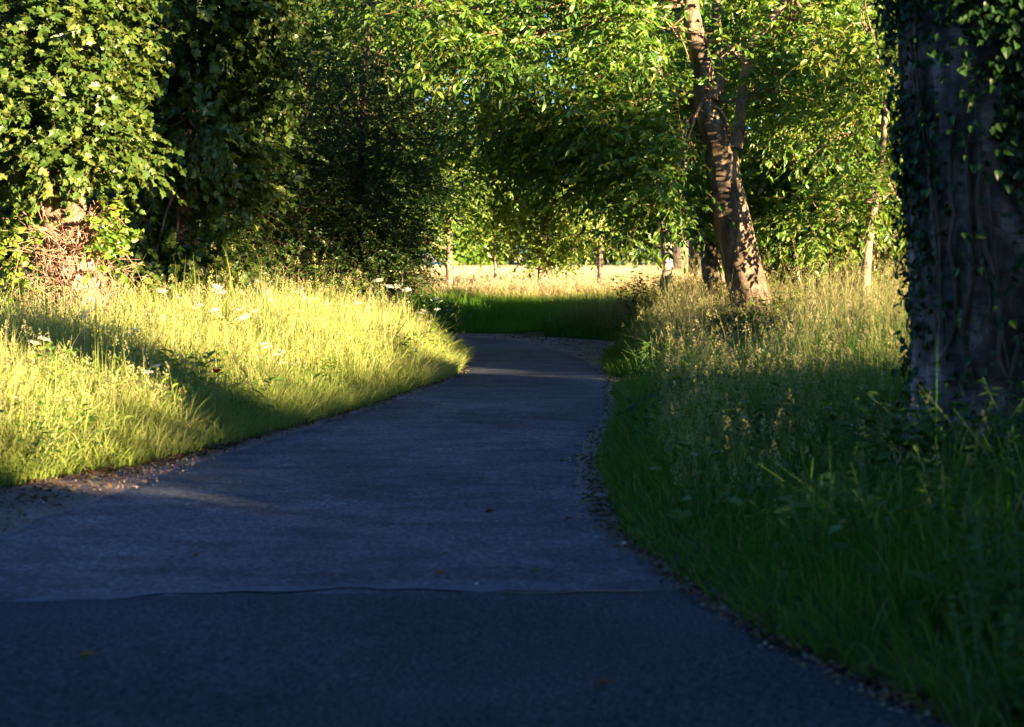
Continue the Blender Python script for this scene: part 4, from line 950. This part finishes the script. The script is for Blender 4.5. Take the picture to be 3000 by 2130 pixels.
leafy_plant("nettle_clump", "dark leafy weeds covering the base of the leaning cherry", "weed", (1672, 800), 20.9, .5, 22, OVATE, .12, M['dark_leaf'], 235, .2, 9)
leafy_plant("bramble_bush", "dark bramble bush left of the slim knobbly cherry trunk", "bush", (1430, 700), 28.3, 1.1, 22, OVATE, .13, M['dark_leaf'], 237, .3, 12)
leafy_plant("nettle_clump", "tall nettles in the lit grass behind the slender young tree", "weed", (1830, 740), 19.6, .6, 16, OVATE, .09, M['fresh_leaf'], 239, .35, 9)
leafy_plant("nettle_clump", "weeds in half shade left of the ivy clad trunk", "weed", (1880, 860), 13.5, .5, 18, OVATE, .08, M['nettle_leaf'], 241, .35, 9)
leafy_plant("nettle_clump", "dark weeds along the dark bank end across the bend", "weed", (985, 720), 29.6, .75, 26, OVATE, .10, M['dark_leaf'], 243, .5, 9)
leafy_plant("nettle_clump", "tall nettles before the ivy clad trunk at the right edge", "weed", (2215, 1420), 5.6, .6, 9, OVATE, .085, M['nettle_leaf'], 245, .12, 8)
leafy_plant("nettle_clump", "nettles in dark grass below the left flank of the ivy clad trunk", "weed", (2120, 1260), 6.9, .58, 8, OVATE, .08, M['nettle_leaf'], 247, .14, 8)
leafy_plant("nettle_clump", "low nettles at the right edge in the darkest grass", "weed", (2270, 1560), 4.8, .42, 7, OVATE, .075, M['nettle_leaf'], 249, .12, 7)
leafy_plant("nettle_clump", "weeds growing round the roots of the ivy clad trunk", "weed", (2110, 1060), 8.4, .5, 14, IVY, .09, M['nettle_leaf'], 251, .3, 8)
leafy_plant("nettle_clump", "bushy weeds hiding the foot of the ivy clad trunk at the right edge", "weed", (2215, 1030), 8.1, .62, 22, OVATE, .09, M['nettle_leaf'], 255, .4, 9)
leafy_plant("nettle_clump", "low leafy weeds over the gravel of the left verge edge", "weed", (60, 1000), 10.6, .45, 12, OVATE, .07, M['fresh_leaf'], 253, .3, 8)

def bramble():
    r = np.random.default_rng(261); P = [(1652, 850, 12.6), (1590, 838, 12.5), (1520, 850, 12.3), (1450, 885, 12.1), (1385, 925, 11.9)]
    c = np.array([wp(*p) for p in P]); g = gz1(c[0][0], c[0][1]); b = np.array([c[0][0] + .25, c[0][1], g])
    root = empty("bramble_shoot", tuple(b), "dark arching bramble shoot hanging over the right road edge", "bramble"); st, lf = MB(), MB()
    pts = np.vstack([b, c]); tube(st, pts, np.linspace(.006, .0018, len(pts)), n=40, sides=6)
    s = spline(pts, 60)[14:]
    idx = np.repeat(np.arange(0, len(s), 2), 3); n = len(idx); a = np.tile([-1, 0, 1], n // 3) * .9 + np.repeat(r.uniform(0, 6.28, n // 3), 3)
    place(lf, OVATE, s[idx], np.column_stack([np.cos(a), np.sin(a), r.normal(-.1, .3, n)]), np.column_stack([r.normal(0, .3, (n, 2)), np.ones(n)]), r.uniform(.05, .08, n), r.uniform(0, .6, n))
    finish(root, stem=(st, M['dark_bark'], True), leaves=(lf, M['dark_leaf'], False))
bramble()

def stump():
    r = np.random.default_rng(271); q = wp(597, 720, 20.0); g = gz1(q[0], q[1]); m = K / F * 20.0
    root = empty("tree_stump", (q[0], q[1], g), "short slanting cut tree stump in the grass under the dark hawthorn", "stump"); tr, ct = MB(), MB()
    a = wp(602, 720, 20.0); a[2] = g - .1; b = wp(600, 690, 20.0); c = wp(590, 650, 20.0)
    tube(tr, [a, b, c], [26 * m, 20 * m, 17 * m], n=30, sides=28, rough=.16, rfreq=9, seed=4, cap=True, flare=(.3, 6, 4))
    tube(ct, [c - [0, 0, .01], c + [-.004, 0, .02]], [16 * m, 15 * m], n=3, sides=28, rough=.12, rfreq=9, seed=4)
    finish(root, trunk=(tr, M['pale_bark'], True), cut_face=(ct, M['dead_vine'], True))
stump()

def fallen(label, w, axis, size, seed, tone):
    mb = MB(); q = gp(*w); p = np.array([[q[0], q[1], road_z(q[None])[0] + .014]])
    place(mb, leaf_ovate(.5, .22, -.12), p, np.array([[*axis, .05]]), np.array([[.1, -.25, 1.]]), np.array([size]), np.array([tone]))
    tag(mb.build("fallen_leaf", M['litter'], origin=tuple(p[0])), label, "leaf", "leaves lying on the tarmac")
fallen("curled brown fallen leaf just above the pale seam in the road", (968, 1298), (1, .4), .07, 1, .7)
fallen("small reddish fallen leaf up the road from the curled brown one", (988, 1250), (.6, 1), .05, 2, .55)
fallen("dark fallen leaf in mid lane, farthest up the tarmac", (1082, 1152), (1, .2), .07, 3, 0)
fallen("pale brown fallen leaf low in the dark near corner of the road", (172, 1488), (1, .1), .08, 4, .8)

fallen("dry brown fallen leaf right of mid lane above the dark crack", (1180, 1290), (1, -.3), .06, 5, .65)
fallen("brown fallen leaf alone on the left half of the tarmac", (430, 1255), (.5, 1), .06, 6, .6)
fallen("dark fallen leaf near the right road edge by the gravel", (1260, 1170), (1, .6), .06, 7, .2)
fallen("brown fallen leaf on the near dark tarmac, bottom centre", (1330, 1545), (1, .2), .07, 8, .5)
# ------------------------------------------------------------------ light
w = bpy.data.worlds.new("World"); scene.world = w; w.use_nodes = True
nt = w.node_tree; bg = nt.nodes["Background"]
sky = nt.nodes.new("ShaderNodeTexSky"); sky.sky_type = 'NISHITA'; sky.sun_disc = False
sky.sun_elevation = SUN_EL
AZ = math.atan2(sun_az[0], sun_az[1])             # clockwise from +Y
sky.sun_rotation = AZ
sky.air_density = 1.0; sky.dust_density = .6; sky.ozone_density = 4.0
wb = nt.nodes.new("ShaderNodeMix"); wb.data_type = 'RGBA'; wb.blend_type = 'MULTIPLY'; wb.inputs[0].default_value = 1
wb.inputs[7].default_value = (.80, .94, 1.3, 1)          # cool evening sky
nt.links.new(sky.outputs[0], wb.inputs[6]); nt.links.new(wb.outputs[2], bg.inputs[0]); bg.inputs[1].default_value = 0.065
sd = bpy.data.lights.new("sun", 'SUN'); so = bpy.data.objects.new("sun", sd); COL.objects.link(so)
sd.energy = 5.0; sd.angle = math.radians(.53); sd.color = (1.0, .77, .47)
to_sun = Vector((sun_az[0] * math.cos(SUN_EL), sun_az[1] * math.cos(SUN_EL), math.sin(SUN_EL)))
so.rotation_euler = to_sun.to_track_quat('Z', 'Y').to_euler(); so.location = to_sun * 60

scene.view_settings.view_transform = 'Standard'; scene.view_settings.look = 'None'
scene.view_settings.exposure = 3.32; scene.view_settings.gamma = 1.0
scene.render.engine = 'CYCLES'
cy = scene.cycles
cy.max_bounces = 5; cy.diffuse_bounces = 3; cy.glossy_bounces = 2; cy.transmission_bounces = 3; cy.transparent_max_bounces = 4
cy.caustics_reflective = False; cy.caustics_refractive = False
cy.use_denoising = True
try: cy.denoiser = 'OPENIMAGEDENOISE'
except Exception: pass
